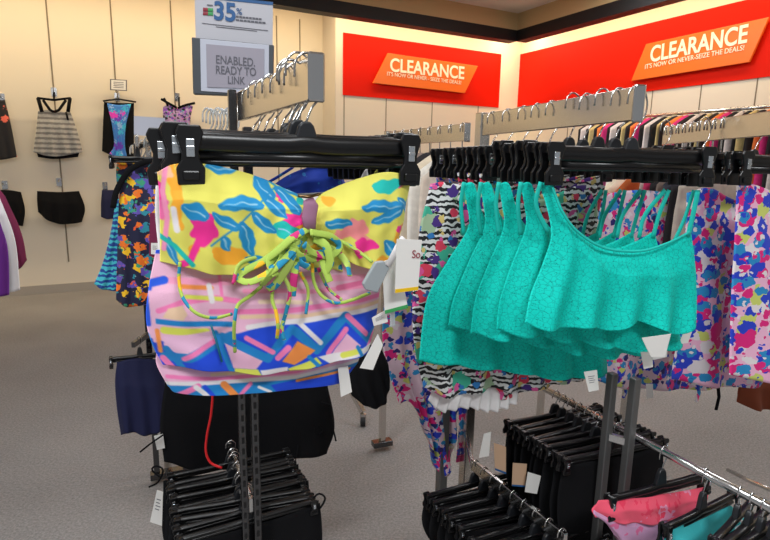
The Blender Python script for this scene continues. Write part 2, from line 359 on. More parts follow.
def garment(name, fr, top, bottom, left, right, m, n=60, k=46, depth=.012, fold=(.006, 4, .5), wrinkle=.003, yoff=0, paint=None, parent=None, seed=0, px=True, flare=1.0, hemz=0):
    cv = (lambda q: [(p[0], p[2]) for p in [fr.L(x, y, yoff) for x, y in q]]) if px else (lambda q: q)
    left = [top[0]] + left + [bottom[0]]; right = [top[-1]] + right + [bottom[-1]]
    T = smooth_pts(cv(top), n + 1); B = smooth_pts(cv(bottom), n + 1); Lf = smooth_pts(cv(left), k + 1); Rt = smooth_pts(cv(right), k + 1)
    u = np.linspace(0, 1, n + 1)[None, :, None]; v = np.linspace(0, 1, k + 1)[:, None, None]
    P = (1 - v) * T[None] + v * B[None] + (1 - u) * Lf[:, None] + u * Rt[:, None] - ((1-u)*(1-v)*T[0] + u*(1-v)*T[-1] + (1-u)*v*B[0] + u*v*B[-1])
    U = u[..., 0] + 0 * v[..., 0]; V = v[..., 0] + 0 * u[..., 0]
    amp, fk, ph = fold
    fy = amp * (V ** flare) * np.sin(2 * np.pi * fk * U + ph + .8 * np.sin(V * 3 + ph)) + wrinkle * nz2(U, V, seed)
    Z = P[..., 1] + hemz * (V ** 3) * np.cos(2 * np.pi * fk * U + ph)
    pr = np.clip(1 - np.abs(2 * U - 1) ** 5, 0, 1) * np.clip(.1 + V * 2.6, 0, 1)
    yf = fy - depth * pr - yoff; yb = fy + depth * pr - yoff
    front = np.stack([P[..., 0], yf, Z], -1).reshape(-1, 3); back = np.stack([P[..., 0], yb, Z], -1).reshape(-1, 3)
    vs = np.vstack([front, back]); W = n + 1; H = k + 1; NV = W * H
    fs = []
    for j in range(k):
        for i in range(n):
            a = j * W + i; fs.append((a, a + W, a + W + 1, a + 1)); a += NV; fs.append((a, a + 1, a + W + 1, a + W))
    for j in range(k):
        for i in (0, n):
            a = j * W + i; q = (a, a + NV, a + NV + W, a + W); fs.append(q if i == 0 else q[::-1])
    for i in range(n):
        fs.append((i, i + 1, i + 1 + NV, i + NV)); a = k * W + i; fs.append((a, a + NV, a + NV + 1, a + 1))
    o = link(name, vs.tolist(), fs, m, parent)
    if paint is not None:
        col = paint(vs[:, 0], vs[:, 2], fr)
        at_ = o.data.color_attributes.new('print', 'FLOAT_COLOR', 'POINT')
        at_.data.foreach_set('color', np.hstack([s2l(col), np.ones((len(vs), 1))]).astype(np.float32).ravel())
    if fr is not None and parent is None: o.location = fr.o; o.rotation_euler = (0, 0, fr.rz)
    return o
class Paint:
    """print designed in flat pattern units; an affine chart carries it onto the cloth"""
    def __init__(s, x, z, fr, c0):
        src = [(160, 180), (400, 180), (160, 380), (400, 380), (280, 280)]
        A = np.array([[fr.L(a, b)[0], fr.L(a, b)[2], 1] for a, b in src]); B = np.array(src, float)
        K, *_ = np.linalg.lstsq(A, B, rcond=None); q = np.stack([x, z, np.ones_like(x)], 1) @ K
        s.x = q[:, 0]; s.y = q[:, 1]; s.c = np.tile(np.array(c0, float), (len(x), 1))
        s.wx = s.x + 1.2 * np.sin(s.y * .21) + .6 * np.sin(s.y * .57); s.wy = s.y + 1.2 * np.sin(s.x * .19 + 1) + .6 * np.sin(s.x * .49)
    def put(s, d, col):   # d<0 inside
        a = np.clip(.5 - d / 1.2, 0, 1)[:, None]; s.c = s.c * (1 - a) + np.array(col, float) * a
    def leaf(s, x0, y0, x1, y1, wd, col, vein=None, wavy=True):
        X, Y = (s.wx, s.wy) if wavy else (s.x, s.y)
        dx, dy = x1 - x0, y1 - y0; L = math.hypot(dx, dy); t = ((X - x0) * dx + (Y - y0) * dy) / L / L; pr = ((X - x0) * -dy + (Y - y0) * dx) / L
        tc = np.clip(t, 0, 1); w_ = wd / 2 * np.sqrt(np.clip(np.sin(np.pi * tc ** .85), 0, 1)) + .01
        d = np.abs(pr) - w_; d = np.where((t < 0) | (t > 1), 9, d); s.put(d, col)
        if vein is not None: s.put(np.where((t < .12) | (t > .9), 9, np.abs(pr) - .25 - .8 * (1 - tc)), vein)
    def blob(s, x, y, rx, ry, col): s.put((np.hypot((s.wx - x) / rx, (s.wy - y) / ry) - 1 - .12 * np.sin(5 * np.arctan2(s.wy - y, s.wx - x))) * min(rx, ry), col)
    def stroke(s, pts, wd, col):
        d = np.full(len(s.x), 1e9)
        for (ax, ay), (bx, by) in zip(pts[:-1], pts[1:]):
            L2 = (bx - ax) ** 2 + (by - ay) ** 2; t = np.clip(((s.x - ax) * (bx - ax) + (s.y - ay) * (by - ay)) / L2, 0, 1)
            d = np.minimum(d, np.hypot(s.x - ax - t * (bx - ax), s.y - ay - t * (by - ay)))
        s.put(d - wd / 2, col)
    def poly(s, pts, col):
        X, Y = s.x, s.y; ins = np.zeros(len(X), bool); d = np.full(len(X), 1e9)
        for i in range(len(pts)):
            (ax, ay), (bx, by) = pts[i], pts[(i + 1) % len(pts)]
            L2 = (bx - ax) ** 2 + (by - ay) ** 2; t = np.clip(((X - ax) * (bx - ax) + (Y - ay) * (by - ay)) / L2, 0, 1)
            d = np.minimum(d, np.hypot(X - ax - t * (bx - ax), Y - ay - t * (by - ay)))
            c = ((ay > Y) != (by > Y)) & (X < (bx - ax) * (Y - ay) / (by - ay + 1e-12) + ax); ins ^= c
        s.put(np.where(ins, -d, d), col)
CB, CT, CP, CO, CS, CV = (12, 140, 200), (0, 186, 176), (246, 40, 150), (250, 172, 40), (250, 146, 150), (150, 200, 226)
def paint_yellow(x, z, fr):
    p = Paint(x, z, fr, (228, 222, 98))
    for a in ((284, 224, 302, 220, 9), (207, 252, 238, 252, 17), (188, 246, 197, 250, 10), (388, 237, 406, 218, 14), (366, 257, 388, 254, 13), (311, 197, 324, 197, 9), (176, 174, 181, 232, 9), (300, 240, 318, 246, 10)): p.leaf(*a, CO)
    p.stroke([(335, 222), (360, 238)], 10, CS); p.blob(347, 221, 12, 8, CS); p.blob(328, 230, 9, 5, CS)
    p.blob(200, 230, 11, 15, CP); p.stroke([(196, 240), (188, 258), (180, 262)], 6, CP)
    for a in ((270, 223, 303, 212, 9), (343, 236, 369, 241, 11), (352, 230, 349, 252, 12), (272, 216, 296, 211, 6), (163, 190, 166, 215, 10)): p.leaf(*a, CP)
    p.blob(208, 170, 3.5, 3.5, CP); p.blob(269, 197, 3, 3, CP); p.blob(275, 195, 3, 3, CP); p.blob(271, 201, 3, 3, CP); p.blob(395, 222, 4, 4, CP); p.blob(394, 176, 6, 4, CP); p.blob(168, 216, 5, 9, (245, 110, 170)); p.blob(172, 184, 6, 6, (250, 190, 150))
    p.leaf(262, 226, 291, 233, 17, CT, CV); p.leaf(364, 184, 397, 174, 14, CT); p.leaf(286, 200, 304, 196, 9, CT)
    for a in ((253, 205, 212, 207, 13), (234, 176, 203, 176, 9), (263, 202, 249, 180, 15), (254, 199, 276, 217, 11), (244, 213, 263, 231, 12), (232, 223, 243, 252, 14), (231, 228, 208, 216, 11), (205, 221, 183, 209, 14),
              (268, 190, 290, 212, 12), (215, 234, 223, 248, 8), (235, 257, 262, 253, 8), (246, 176, 274, 186, 7), (272, 186, 300, 197, 7), (192, 178, 200, 190, 9), (400, 198, 348, 202, 13), (398, 200, 362, 218, 11), (392, 190, 409, 207, 9),
              (376, 233, 393, 249, 13), (313, 219, 341, 219, 10), (170, 240, 176, 262, 8)): p.leaf(*a, CB, CV)
    p.stroke([(172, 176), (168, 200), (171, 222), (167, 250)], 4, (250, 150, 190)); p.stroke([(181, 176), (182, 200), (180, 215)], 3, CO); p.stroke([(176, 214), (178, 232)], 5, (232, 226, 230)); p.stroke([(163, 176), (162, 205)], 4, (250, 180, 130)); p.stroke([(160, 236), (176, 246), (190, 262)], 4, CT); p.stroke([(206, 244), (231, 224), (255, 200), (268, 188), (246, 175)], 1.6, CB); p.stroke([(400, 199), (409, 190)], 1.6, CB)
    return p.c
RB, LBl, GP, PP, GO, GL, GW, TN = (14, 72, 220), (10, 132, 206), (248, 128, 186), (238, 184, 212), (246, 146, 70), (224, 228, 90), (238, 232, 236), (240, 204, 170)
def paint_geo(x, z, fr):
    p = Paint(x, z, fr, RB)
    p.poly([(140, 255), (395, 255), (395, 303), (310, 311), (260, 318), (215, 330), (163, 335), (140, 330)], PP)
    p.stroke([(160, 278), (250, 279), (380, 272)], 6, (244, 160, 196)); p.stroke([(160, 306), (180, 297), (210, 293), (230, 296)], 5, GP); p.stroke([(236, 287), (300, 288), (380, 280)], 4, (246, 150, 190)); p.stroke([(250, 297), (300, 298)], 4, (244, 214, 190)); p.stroke([(330, 284), (370, 276)], 5, (230, 110, 160))
    p.stroke([(205, 306), (275, 306), (380, 293)], 5, GP); p.stroke([(180, 283), (206, 284)], 4, GO); p.stroke([(184, 292), (214, 294)], 4, GL)
    p.stroke([(232, 311), (290, 311), (380, 300)], 4, TN); p.poly([(163, 312), (168, 303), (180, 300), (184, 308), (180, 314)], TN)
    p.stroke([(238, 321), (290, 315), (380, 305)], 5, GW); p.stroke([(164, 324), (200, 325)], 7, GL); p.stroke([(158, 316), (222, 318)], 5, LBl); p.stroke([(215, 290), (213, 262)], 3, GP); p.stroke([(206, 296), (204, 282)], 5, GW)
    p.poly([(163, 330), (205, 324), (212, 332), (180, 350), (163, 340)], (240, 190, 222)); p.stroke([(164, 350), (184, 350), (222, 329)], 9, LBl); p.stroke([(180, 351), (207, 334)], 5, GP)
    p.stroke([(162, 352), (172, 364)], 6, GP); p.stroke([(165, 342), (178, 360)], 6, LBl)
    p.stroke([(208, 326), (222, 364)], 5, LBl); p.poly([(216, 336), (235, 345), (252, 352), (244, 362), (224, 362)], PP); p.stroke([(214, 330), (256, 352), (280, 323)], 8, LBl); p.stroke([(236, 331), (261, 346)], 5, GP)
    p.stroke([(283, 325), (305, 345), (337, 312), (366, 340), (385, 322)], 9, LBl); p.stroke([(286, 316), (309, 338)], 5, GW); p.stroke([(339, 312), (362, 333)], 6, GP); p.stroke([(318, 350), (337, 326)], 6, GP)
    p.poly([(322, 351), (338, 330), (354, 344), (336, 358)], PP); p.poly([(270, 356), (285, 335), (303, 345), (282, 360)], GO); p.stroke([(266, 352), (276, 342)], 6, GP); p.stroke([(362, 350), (380, 326)], 5, GP)
    p.poly([(276, 364), (304, 352), (310, 359), (280, 370)], GL); p.poly([(225, 362), (246, 362), (250, 369), (225, 370)], GL); p.poly([(306, 352), (352, 348), (380, 342), (380, 350), (320, 361)], GW)
    p.stroke([(334, 353), (352, 349)], 6, GL); p.stroke([(296, 351), (308, 363)], 4, LBl); p.stroke([(350, 345), (356, 356)], 4, LBl); p.poly([(248, 363), (276, 362), (276, 369), (250, 369)], GW)
    p.stroke([(151, 318), (149, 296), (153, 282), (166, 278)], 7, (30, 90, 225)); p.stroke([(148, 330), (152, 345)], 7, LBl); p.stroke([(156, 335), (154, 290)], 4, PP); p.stroke([(160, 345), (158, 325)], 4, GO)
    return p.c
def paint_hem(x, z, fr):
    p = Paint(x, z, fr, LBl)
    p.poly([(140, 340), (400, 340), (400, 359), (340, 374), (280, 382), (165, 381), (150, 370)], PP); p.stroke([(165, 372), (215, 376), (290, 374), (380, 356)], 4, GP); p.stroke([(205, 371), (300, 372), (380, 355)], 3, TN)
    p.stroke([(165, 379), (290, 380), (380, 364)], 4, GW); p.stroke([(170, 394), (192, 382)], 6, GP); p.stroke([(204, 396), (190, 383)], 5, GW); p.stroke([(216, 382), (228, 396)], 7, GO); p.stroke([(230, 396), (242, 383)], 4, GP); p.stroke([(250, 387), (262, 393)], 3, GW)
    p.poly([(262, 386), (380, 372), (380, 400), (268, 394)], RB); p.stroke([(290, 384), (350, 376)], 3, GO); p.stroke([(198, 383), (208, 396)], 4, RB)
    return p.c

# ------------------------------------------------------------------ hangers
def make_hanger(kind, L=.172, drop=.13, hookside=1, barh=.029, clips=(.080, .038)):
    root = empty('clip_hanger', (0, 0, 0))
    b = MB(); zb = -drop
    prof = [(-L - .006, zb + .0), (-L + .01, zb + .002), (-.04, zb + .001), (0, zb + .004), (.04, zb + .001), (L - .01, zb + .002), (L + .006, zb)]
    b.tube([(x, 0, z) for x, z in smooth_pts(prof, 18)], barh / 2, 14, flat=.009)
    b.box((0, .001, zb - barh * .62), (2 * L - .01, .005, barh * .5)); b.tube([(x, 0, z) for x, z in smooth_pts([(-L, zb - barh * .9), (0, zb - barh * .85), (L, zb - barh * .9)], 10)], .004, 8)
    b.build('bar', M['plastic'], root, smooth=True)
    nk = MB(); nk.prism([(-.019, -.006, zb + barh * .3), (.019, -.006, zb + barh * .3), (.012, -.006, zb + .03), (.006, -.006, zb + .036), (-.006, -.006, zb + .036), (-.012, -.006, zb + .03)], (0, .012, 0))
    nk.build('neck', M['plastic2'], root, bevel=.003)
    s = hookside; r = .014
    pts = [(-s * .017, 0, -.032), (-s * .016, 0, -.012), (-s * .009, 0, -.002), (0, 0, .003), (s * .013, 0, -.001), (s * .024, 0, -.016), (s * .028, 0, -.036), (s * .022, 0, -.058), (s * .009, 0, zb + .055 if drop > .1 else zb + .04), (0, 0, zb + .034)]
    if drop < .1: pts = [(-s * .013, 0, -.02), (-s * .011, 0, -.006), (0, 0, .003), (s * .012, 0, -.006), (s * .013, 0, -.02), (s * .005, 0, -.03), (0, 0, zb + .03)]
    MB().tube(smooth_pts(pts, 26), .0018, 8).build('hook', M['chrome'], root, smooth=True)
    ch, cw = clips; ct = .019 if drop > .1 else .014
    for sx in (-1, 1):
        c = MB(); x = sx * L; zt = zb + barh * .8
        for yy, t in ((-ct, .006), (ct - .008, .006)):
            f = [(x - cw * .38, zt), (x + cw * .38, zt), (x + cw * .5, zt - ch * .12), (x + cw * .30, zt - ch * .45), (x + cw * .33, zt - ch * .58), (x + cw * .52, zt - ch * .72), (x + cw * .48, zt - ch), (x - cw * .48, zt - ch), (x - cw * .52, zt - ch * .72), (x - cw * .33, zt - ch * .58), (x - cw * .30, zt - ch * .45), (x - cw * .5, zt - ch * .12)]
            c.prism([(a, yy, b_) for a, b_ in f], (0, t, 0))
        c.box((x, 0, zt - ch * .15), (cw * .5, 2 * ct - .004, ch * .22)); c.box((x, -ct - .002, zt - ch * .84), (cw * .6, .004, ch * .16))
        co = c.build('clip', M['plastic'], root, bevel=.002)
        MB().box((x, -ct - .001, zt - ch * .38), (cw * .3, .005, ch * .3)).box((x, -ct - .004, zt - ch * .38), (cw * .3, .002, ch * .06)).build('clip_spring', M['spring'], co, bevel=.001)
    return root
protoA = make_hanger('top'); protoA_used = False
protoB = make_hanger('bottom', L=.165, drop=.075, barh=.012, clips=(.044, .022)); protoB_used = False
def place_hanger(which, loc, az, label, group, sx=1):
    global protoA_used, protoB_used
    if which == 'A': o = protoA if not protoA_used else copy_tree(protoA); protoA_used = True
    else: o = protoB if not protoB_used else copy_tree(protoB); protoB_used = True
    o.location = loc; o.rotation_euler = (0, 0, R(90 - az)); o.scale = (sx, 1, 1); tag(o, label=label, cat='hanger', group=group); return o
ORD = ['first', 'second', 'third', 'fourth', 'fifth', 'sixth', 'seventh', 'eighth', 'ninth', 'tenth', 'eleventh', 'twelfth', 'thirteenth', 'fourteenth', 'fifteenth', 'sixteenth', 'seventeenth', 'eighteenth', 'nineteenth', 'twentieth'] + ['twenty-' + s for s in ('first', 'second', 'third', 'fourth', 'fifth', 'sixth', 'seventh', 'eighth', 'ninth')] + ['thirtieth'] + ['thirty-' + s for s in ('first', 'second', 'third', 'fourth', 'fifth', 'sixth', 'seventh', 'eighth', 'ninth')] + ['fortieth'] + ['forty-' + s for s in ('first', 'second', 'third', 'fourth', 'fifth', 'sixth', 'seventh', 'eighth', 'ninth')]

# ------------------------------------------------------------------ racks
RT, RBZ = 1.655, 1.592      # top and bottom of the upper rails
def vec(p, z): return Vector((p.x, p.y, z))
def upper_rail(root, a, b, z0=RBZ, z1=RT, cap=True):
    zc = (z0 + z1) / 2; MB().beam(vec(a, zc), vec(b, zc), .012, z1 - z0).build('rail', M['steel'], root, bevel=.002)
    if cap:
        d = (a - b).normalized(); MB().beam(vec(a, zc), vec(a, zc) + Vector((d.x, d.y, 0)).normalized() * .007, .026, .07).build('end_cap', M['chrome'], root, bevel=.004)
def slots(root, p, z1, wd):
    mb = MB(); z = .3
    while z < min(z1, 1.5) - .05:
        mb.box((p.x + .2 * wd, p.y - wd * .46, z), (wd * .35, .003, .016), Matrix.Rotation(R(26), 3, 'Z')); z += .03
    mb.build('slots', M['black'], root)
def post(root, p, z0, z1, wd=.022, m='steel', name='upright'):
    MB().box((p.x, p.y, (z0 + z1) / 2), (wd, wd, z1 - z0), Matrix.Rotation(R(26), 3, 'Z')).build(name, M[m], root, bevel=.003)
    if m == 'gun': slots(root, p, z1, wd)
# rack one: in front of the yellow set
r1a = at(315.5, 78, .85); r1b = at(240, 112, 1.31)
rk = empty('garment_rack', (r1b.x, r1b.y, 0), label='chrome rack in the left foreground carrying the yellow swim set and black bottoms', cat='rack')
def inrack(root, fn):
    before = set(C.objects); fn()
    for o in set(C.objects) - before:
        if o.parent == root: o.data.transform(Matrix.Translation(-Vector(root.location)))
l1a = at(229, 457, 1.62); l1a.z = .64; l1b = vec(r1b, .64)
d1 = (r1a - r1b); d1.z = 0; d1.normalize()
def _():
    upper_rail(rk, r1a, r1b)
    post(rk, r1b + Vector((-.016, -.004, 0)), .03, 1.66, .018, 'gun'); post(rk, r1b + Vector((.013, .008, 0)), .03, 1.58, .02, 'gun')
    e = at(262, 545, 1.08); e.z = .60
    MB().beam(vec(l1b, .62), vec(l1a, .62), .012, .04).build('lower_rail', M['chrome'], rk, bevel=.002)
    MB().beam(vec(r1b, .04) + Vector((-.35, -.17, 0)), vec(r1b, .04) + Vector((.35, .17, 0)), .05, .03).beam(vec(r1b, .04) - d1 * .5, vec(r1b, .04) + d1 * .5, .05, .03).build('foot', M['steel'], rk, bevel=.004)
inrack(rk, _)
# rack two: teal tops
r3a = at(637, 107, 1.1); r3b = at(484, 128, 1.72)
rk2 = empty('garment_rack', (r3b.x, r3b.y, 0), label='chrome rack holding the teal tops, with a low rail of black bottoms', cat='rack')
l2a = at(472, 464, 1.57); l2z = l2a.z; l2b = atz(566, 540, l2z)
def _():
    upper_rail(rk2, r3a, r3b)
    p1 = at(443, 440, 1.72); p2 = at(467, 440, 1.74)
    post(rk2, p1, .03, 1.45, .03, 'grey'); post(rk2, p2, .03, 1.66, .034, 'steel')
    MB().beam(vec(p1, 1.4), vec(p2, 1.4), .012, .02).build('crossbar', M['steel'], rk2, bevel=.002)
    MB().tube([vec(r3b, 1.62), vec(p2, 1.62)], .012).build('crossbar', M['steel'], rk2)
    MB().beam(l2a, l2b, .012, .035).build('lower_rail', M['chrome'], rk2, bevel=.002)
    MB().beam(vec(p2, l2z), vec(l2a, l2z), .012, .02).build('bracket', M['steel'], rk2, bevel=.002)
    MB().beam(vec(p1, .04) + Vector((-.1, -.2, 0)), vec(p1, .04) + Vector((.1, .2, 0)), .05, .03).build('foot', M['steel'], rk2, bevel=.004)
inrack(rk2, _)
# rack three: short far rail between the two
r2a = at(467, 131, 2.1); r2b = at(388, 134, 2.75)
rk3 = empty('garment_rack', (r2b.x, r2b.y, 0), label='short chrome rack behind, under the left clearance banner', cat='rack')
def _():
    upper_rail(rk3, r2a, r2b); post(rk3, r2b, .03, 1.66, .03)
    MB().beam(vec(r2b, .04) + Vector((-.05, -.02, 0)), vec(r2b, .04) + Vector((.05, .02, 0)), .05, .03).build('foot', M['gun'], rk3, bevel=.004)
inrack(rk3, _)
# rack four: right, pink florals above, long round low rail
r4a = at(800, 128, 1.36); r4b = at(664, 138, 2.1)
LZ = .83
l4a = atz(545, 389, LZ); l4b = atz(800, 524, LZ)
rk4 = empty('garment_rack', (r4b.x, r4b.y, 0), label='rack at right carrying pink floral pieces, with a long round low rail', cat='rack')
def _():
    r4b.z = r4a.z = 1.62; upper_rail(rk4, r4a, r4b)
    for px, py in ((606, 440), (629, 440)):
        p = at(px, py, 1.32 if px < 610 else 1.29); post(rk4, p, .03, 1.0, .021, 'grey')
    pa = at(606, 440, 1.32); pb = at(629, 440, 1.29)
    MB().tube([l4a, l4b], .0095, 12).build('low_rail', M['chrome'], rk4, smooth=True)
    MB().beam(vec(pa, LZ), vec(pb, LZ), .014, .02).beam(vec(pa, LZ), vec(atz(606, 421, LZ), LZ), .014, .02).beam(vec(pb, LZ), vec(atz(632, 435, LZ), LZ), .014, .02).build('bracket', M['chrome'], rk4, bevel=.002)
    MB().beam(vec(r4b, .8), vec(r4b, .81) , .03, 1.6).build('upright', M['steel'], rk4)
    MB().beam(vec(pa, .04) + Vector((-.3, -.15, 0)), vec(pa, .04) + Vector((.5, .25, 0)), .05, .03).build('foot', M['steel'], rk4, bevel=.004)
inrack(rk4, _)
for o in [o for o in C.objects if o.parent == rk4 and o.name.startswith('upright')][2:]: bpy.data.objects.remove(o)

# ------------------------------------------------------------------ left stack: yellow bandeau + zigzag bottoms
def lerp(a, b, t): return a + (b - a) * t
def stackloc(a, b, t, z=RT): p = lerp(a, b, t); return Vector((p.x, p.y, z))
L1 = (r1a - r1b).length
fA = Fr(stackloc(r1a, r1b, .012), 66); fA.o.x += 0.0
cl, cr = fA.L(191, 160), fA.L(406, 165)
fA.o = fA.o + fA.ex * 0
for i in range(11):
    t = .012 + i * (.0245 if i < 5 else .0245) / L1 if i < 5 else .26 + (i - 5) * .11
    az = 66 + random.uniform(-2, 2) * (i > 0)
    place_hanger('A', stackloc(r1a, r1b, t) - fA.ex * ((.013, .018, .020, .018)[i] if i < 4 else 0) + Vector((0, 0, (0, .004, -.003, .002)[i % 4])), az + (1 - 2 * (i % 2)) * (i > 0), 'black clip hanger with chrome hook, %s from the front on the left foreground rail' % ORD[i], 'black clip hangers on the left foreground rail', (.965, 1.03, 1.10, 1.0)[i] if i < 4 else .965)
Y0 = .002
yt = garment('bandeau_top', fA, [(157, 172), (175, 164), (205, 164), (236, 170), (262, 178), (284, 188), (300, 196), (312, 212)], [(160, 262), (185, 265), (215, 272), (245, 270), (270, 256), (290, 238), (312, 227)], [(159, 195), (160, 232)], [(313, 220)], M['yellow'], n=170, k=130, depth=.026, fold=(.003, 6, .2), wrinkle=.006, paint=paint_yellow, yoff=Y0, seed=3)
tag(yt, label='yellow strapless bikini top with blue leaf print, frontmost on the left rail', cat='bikini top')
rc = garment('cup', fA, [(309, 212), (320, 196), (334, 188), (360, 178), (386, 172), (410, 176)], [(309, 227), (322, 240), (340, 256), (355, 264), (375, 267), (392, 256)], [(308, 220)], [(407, 200), (402, 228)], M['yellow'], n=130, k=110, depth=.024, fold=(.003, 5, 1.2), wrinkle=.006, paint=paint_yellow, yoff=Y0, seed=8, parent=yt)
# ring and ties
def LL(q, off): return [fA.L(x, y, o_) for (x, y), o_ in zip(q, off if hasattr(off, '__len__') else [off] * len(q))]
MB().tube(LL([(308, 199), (311, 206), (309, 217), (310, 229)], .030), [.008, .0115, .0115, .009], 10, flat=.004).build('center_band', mat('mauve_band', (170, 120, 150), .7), yt, smooth=True)
MB().tube(LL([(298, 196), (308, 197), (320, 194)], .035), .0022, 8).build('ring', mat('bronze_ring', (120, 96, 70), .3, 1), yt, smooth=True)
ties = [([(308, 229), (292, 238), (276, 252), (262, 262), (246, 270), (238, 278), (250, 282), (270, 272), (290, 254), (300, 240)], .006),
        ([(300, 238), (286, 248), (280, 262), (270, 276), (262, 285)], .0085), ([(296, 240), (290, 262), (276, 284), (268, 290)], .007),
        ([(310, 232), (330, 236), (340, 246), (330, 256), (312, 252), (304, 244)], .006), ([(312, 236), (338, 240), (362, 254), (372, 262)], .005),
        ([(275, 282), (272, 298), (276, 312), (278, 326), (277, 338)], .0045), ([(284, 276), (290, 292), (286, 312), (282, 328), (284, 340)], .005),
        ([(262, 286), (250, 296), (238, 305), (235, 318), (234, 332), (235, 352)], .0045), ([(180, 262), (179, 280), (183, 298), (196, 313), (214, 318), (232, 314)], .004),
        ([(312, 262), (314, 282), (322, 296), (336, 303), (352, 300), (370, 293)], .0045), ([(318, 268), (328, 288), (342, 300)], .004), ([(300, 272), (308, 290), (306, 314)], .005),
        ([(296, 262), (294, 276), (292, 296)], .0065), ([(320, 250), (324, 266), (330, 282)], .006), ([(286, 250), (262, 256), (240, 264), (233, 284)], .005)]
ties += [([(306, 236), (296, 250), (300, 262), (310, 268)], .007), ([(314, 238), (326, 246), (330, 262), (324, 274)], .007), ([(300, 246), (282, 250), (270, 262), (276, 276)], .008), ([(318, 244), (334, 250), (346, 262), (350, 276)], .006), ([(290, 244), (300, 256), (316, 258), (328, 252)], .007)]
for qi, (q, wd) in enumerate(ties):
    offs = [.030 + .010 * math.sin(i * 1.1 + q[0][0]) + .010 * min(i / 3, 1) for i in range(len(q))]
    P_ = LL(q, offs); thin = wd < .0055; a_ = qi * 1.9
    MB().tube(smooth_pts(P_, 34), wd * (.62 if thin else .9), 10, flat=.0022 if thin else .0014, ref=(.7 * math.sin(a_), -1, .7 * math.cos(a_))).build('tie', M['tie' if qi % 4 != 2 else 'tie2'], yt, smooth=True)
# underside layers of the top (second yellow set behind, seen under the right cup)
y2 = garment('bandeau_top', fA, [(290, 236), (330, 232), (400, 236)], [(296, 275), (330, 268), (358, 278), (384, 282)], [(290, 255)], [(396, 262)], floral('magenta_leaf_print', (224, 224, 110), [(16, .45, .4, (220, 50, 130)), (22, .42, .35, (20, 140, 180)), (24, .4, .3, (240, 180, 40))], distort=.02), n=50, k=20, depth=.01, yoff=-.014, seed=5)
tag(y2, label='second yellow print bikini top, peeking below the right cup of the front one', cat='bikini top')
geo = garment('swim_bottoms', fA, [(156, 250), (200, 248), (250, 262), (300, 262), (350, 262), (383, 262)], [(163, 366), (190, 366), (222, 368), (260, 370), (300, 364), (340, 356), (366, 352)], [(149, 285), (146, 318), (152, 345)], [(379, 300), (376, 325)], M['geo'], n=220, k=130, depth=.020, fold=(.004, 4, .6), wrinkle=.008, paint=paint_geo, yoff=-.004, seed=2)
tag(geo, label='pink and blue zigzag print high waist bottoms below the yellow top', cat='swim bottoms')
MB().tube(LL([(211, 325), (216, 340), (222, 362)], .019), .0016, 6, flat=.001).build('seam', mat('teal_seam', (20, 120, 150), .7), geo, smooth=True)
g2 = garment('swim_bottoms', fA, [(160, 340), (220, 345), (300, 345), (362, 340)], [(168, 386), (180, 392), (230, 392), (280, 388), (320, 385), (343, 383)], [(156, 362)], [(358, 362)], M['geo'], n=200, k=60, depth=.012, fold=(.001, 3, .6), wrinkle=.003, paint=paint_hem, yoff=-.022, seed=4)
tag(g2, label='second pair of zigzag bottoms, its hem showing below the front pair', cat='swim bottoms')
# side layers at left of the stack
for i, (m_, x0, dz) in enumerate(((M['swirl'], 0, 0), (M['yellow'], 6, 0), (M['swirl'], 2, 0))):
    q = stackloc(r1a, r1b, .07 + .085 * i) - fA.ex * .012; f_ = Fr(q, 66)
    g = garment('printed_bikini', None, [(-.19, -.11), (-.17, -.125), (-.12, -.2), (.1, -.2), (.15, -.16)], [(-.195 - .004 * i, -.33), (-.1, -.33), (0, -.31), (.15, -.27)], [(-.2 - .003 * i, -.22)], [(.155, -.2)], m_, n=70, k=40, depth=.012, wrinkle=.004, seed=11 + i, px=False, paint=(lambda x, z, fr: paint_yellow(x, z, fA)) if m_ is M['yellow'] else None)
    g.location = q; g.rotation_euler = (0, 0, f_.rz)
    tag(g, label=['white, blue and orange swirl bikini top directly behind the front yellow one', 'yellow leaf print bikini top in the middle of the left stack', 'swirl print bikini top rearmost in the left stack'][i], cat='bikini top')
# blue dotted bra further back
fb = Fr(stackloc(r1a, r1b, .72), 66)
g = garment('dotted_bikini_top', fb, [(262, 196), (280, 180), (300, 170), (318, 166), (338, 168), (345, 182)], [(262, 205), (300, 206), (345, 205)], [(261, 200)], [(346, 192)], M['dots'], n=50, k=24, depth=.022, seed=6)
tag(g, label='royal blue bikini top with small dots behind the yellow set', cat='bikini top')
MB().tube([fb.L(*q, .02) for q in ((262, 186), (276, 178), (292, 168), (300, 160))], .003, 8, flat=.0015).build('strap', M['dots'], g, smooth=True)

# ------------------------------------------------------------------ teal stack
L3 = (r3a - r3b).length
fT = Fr(stackloc(r3a, r3b, .01), 75)
teal = garment('crop_top', fT, [(540, 184), (552, 184), (562, 210), (578, 231), (605, 247), (640, 250), (668, 242), (691, 231)], [(528, 322), (548, 330), (572, 324), (602, 328), (640, 320), (665, 333), (691, 327)], [(548, 210), (552, 235), (545, 262), (533, 295)], [(694, 260), (694, 295)], M['teal'], n=130, k=90, depth=.02, fold=(.014, 4.5, 2.6), flare=1.3, wrinkle=.003, hemz=.004, seed=1)
tag(teal, label='teal lace swim crop top at the very front of the teal stack', cat='swim top')
def T(x, y, o_=.0): return fT.L(x, y, o_)
MB().tube(smooth_pts([T(688, 236, .004), T(693, 215, .004), T(698, 190, .004)], 12), .0065, 8, flat=.0018).build('strap', M['tealplain'], teal, smooth=True)
MB().tube(smooth_pts([T(672, 246, -.01), T(684, 220, -.01), T(694, 190, -.006)], 12), .005, 8, flat=.0018).build('strap', M['tealplain'], teal, smooth=True)
MB().tube(smooth_pts([T(541, 182, .004), T(536, 205, .0), T(548, 232, -.006)], 12), .005, 8, flat=.0018).build('strap', M['tealplain'], teal, smooth=True)
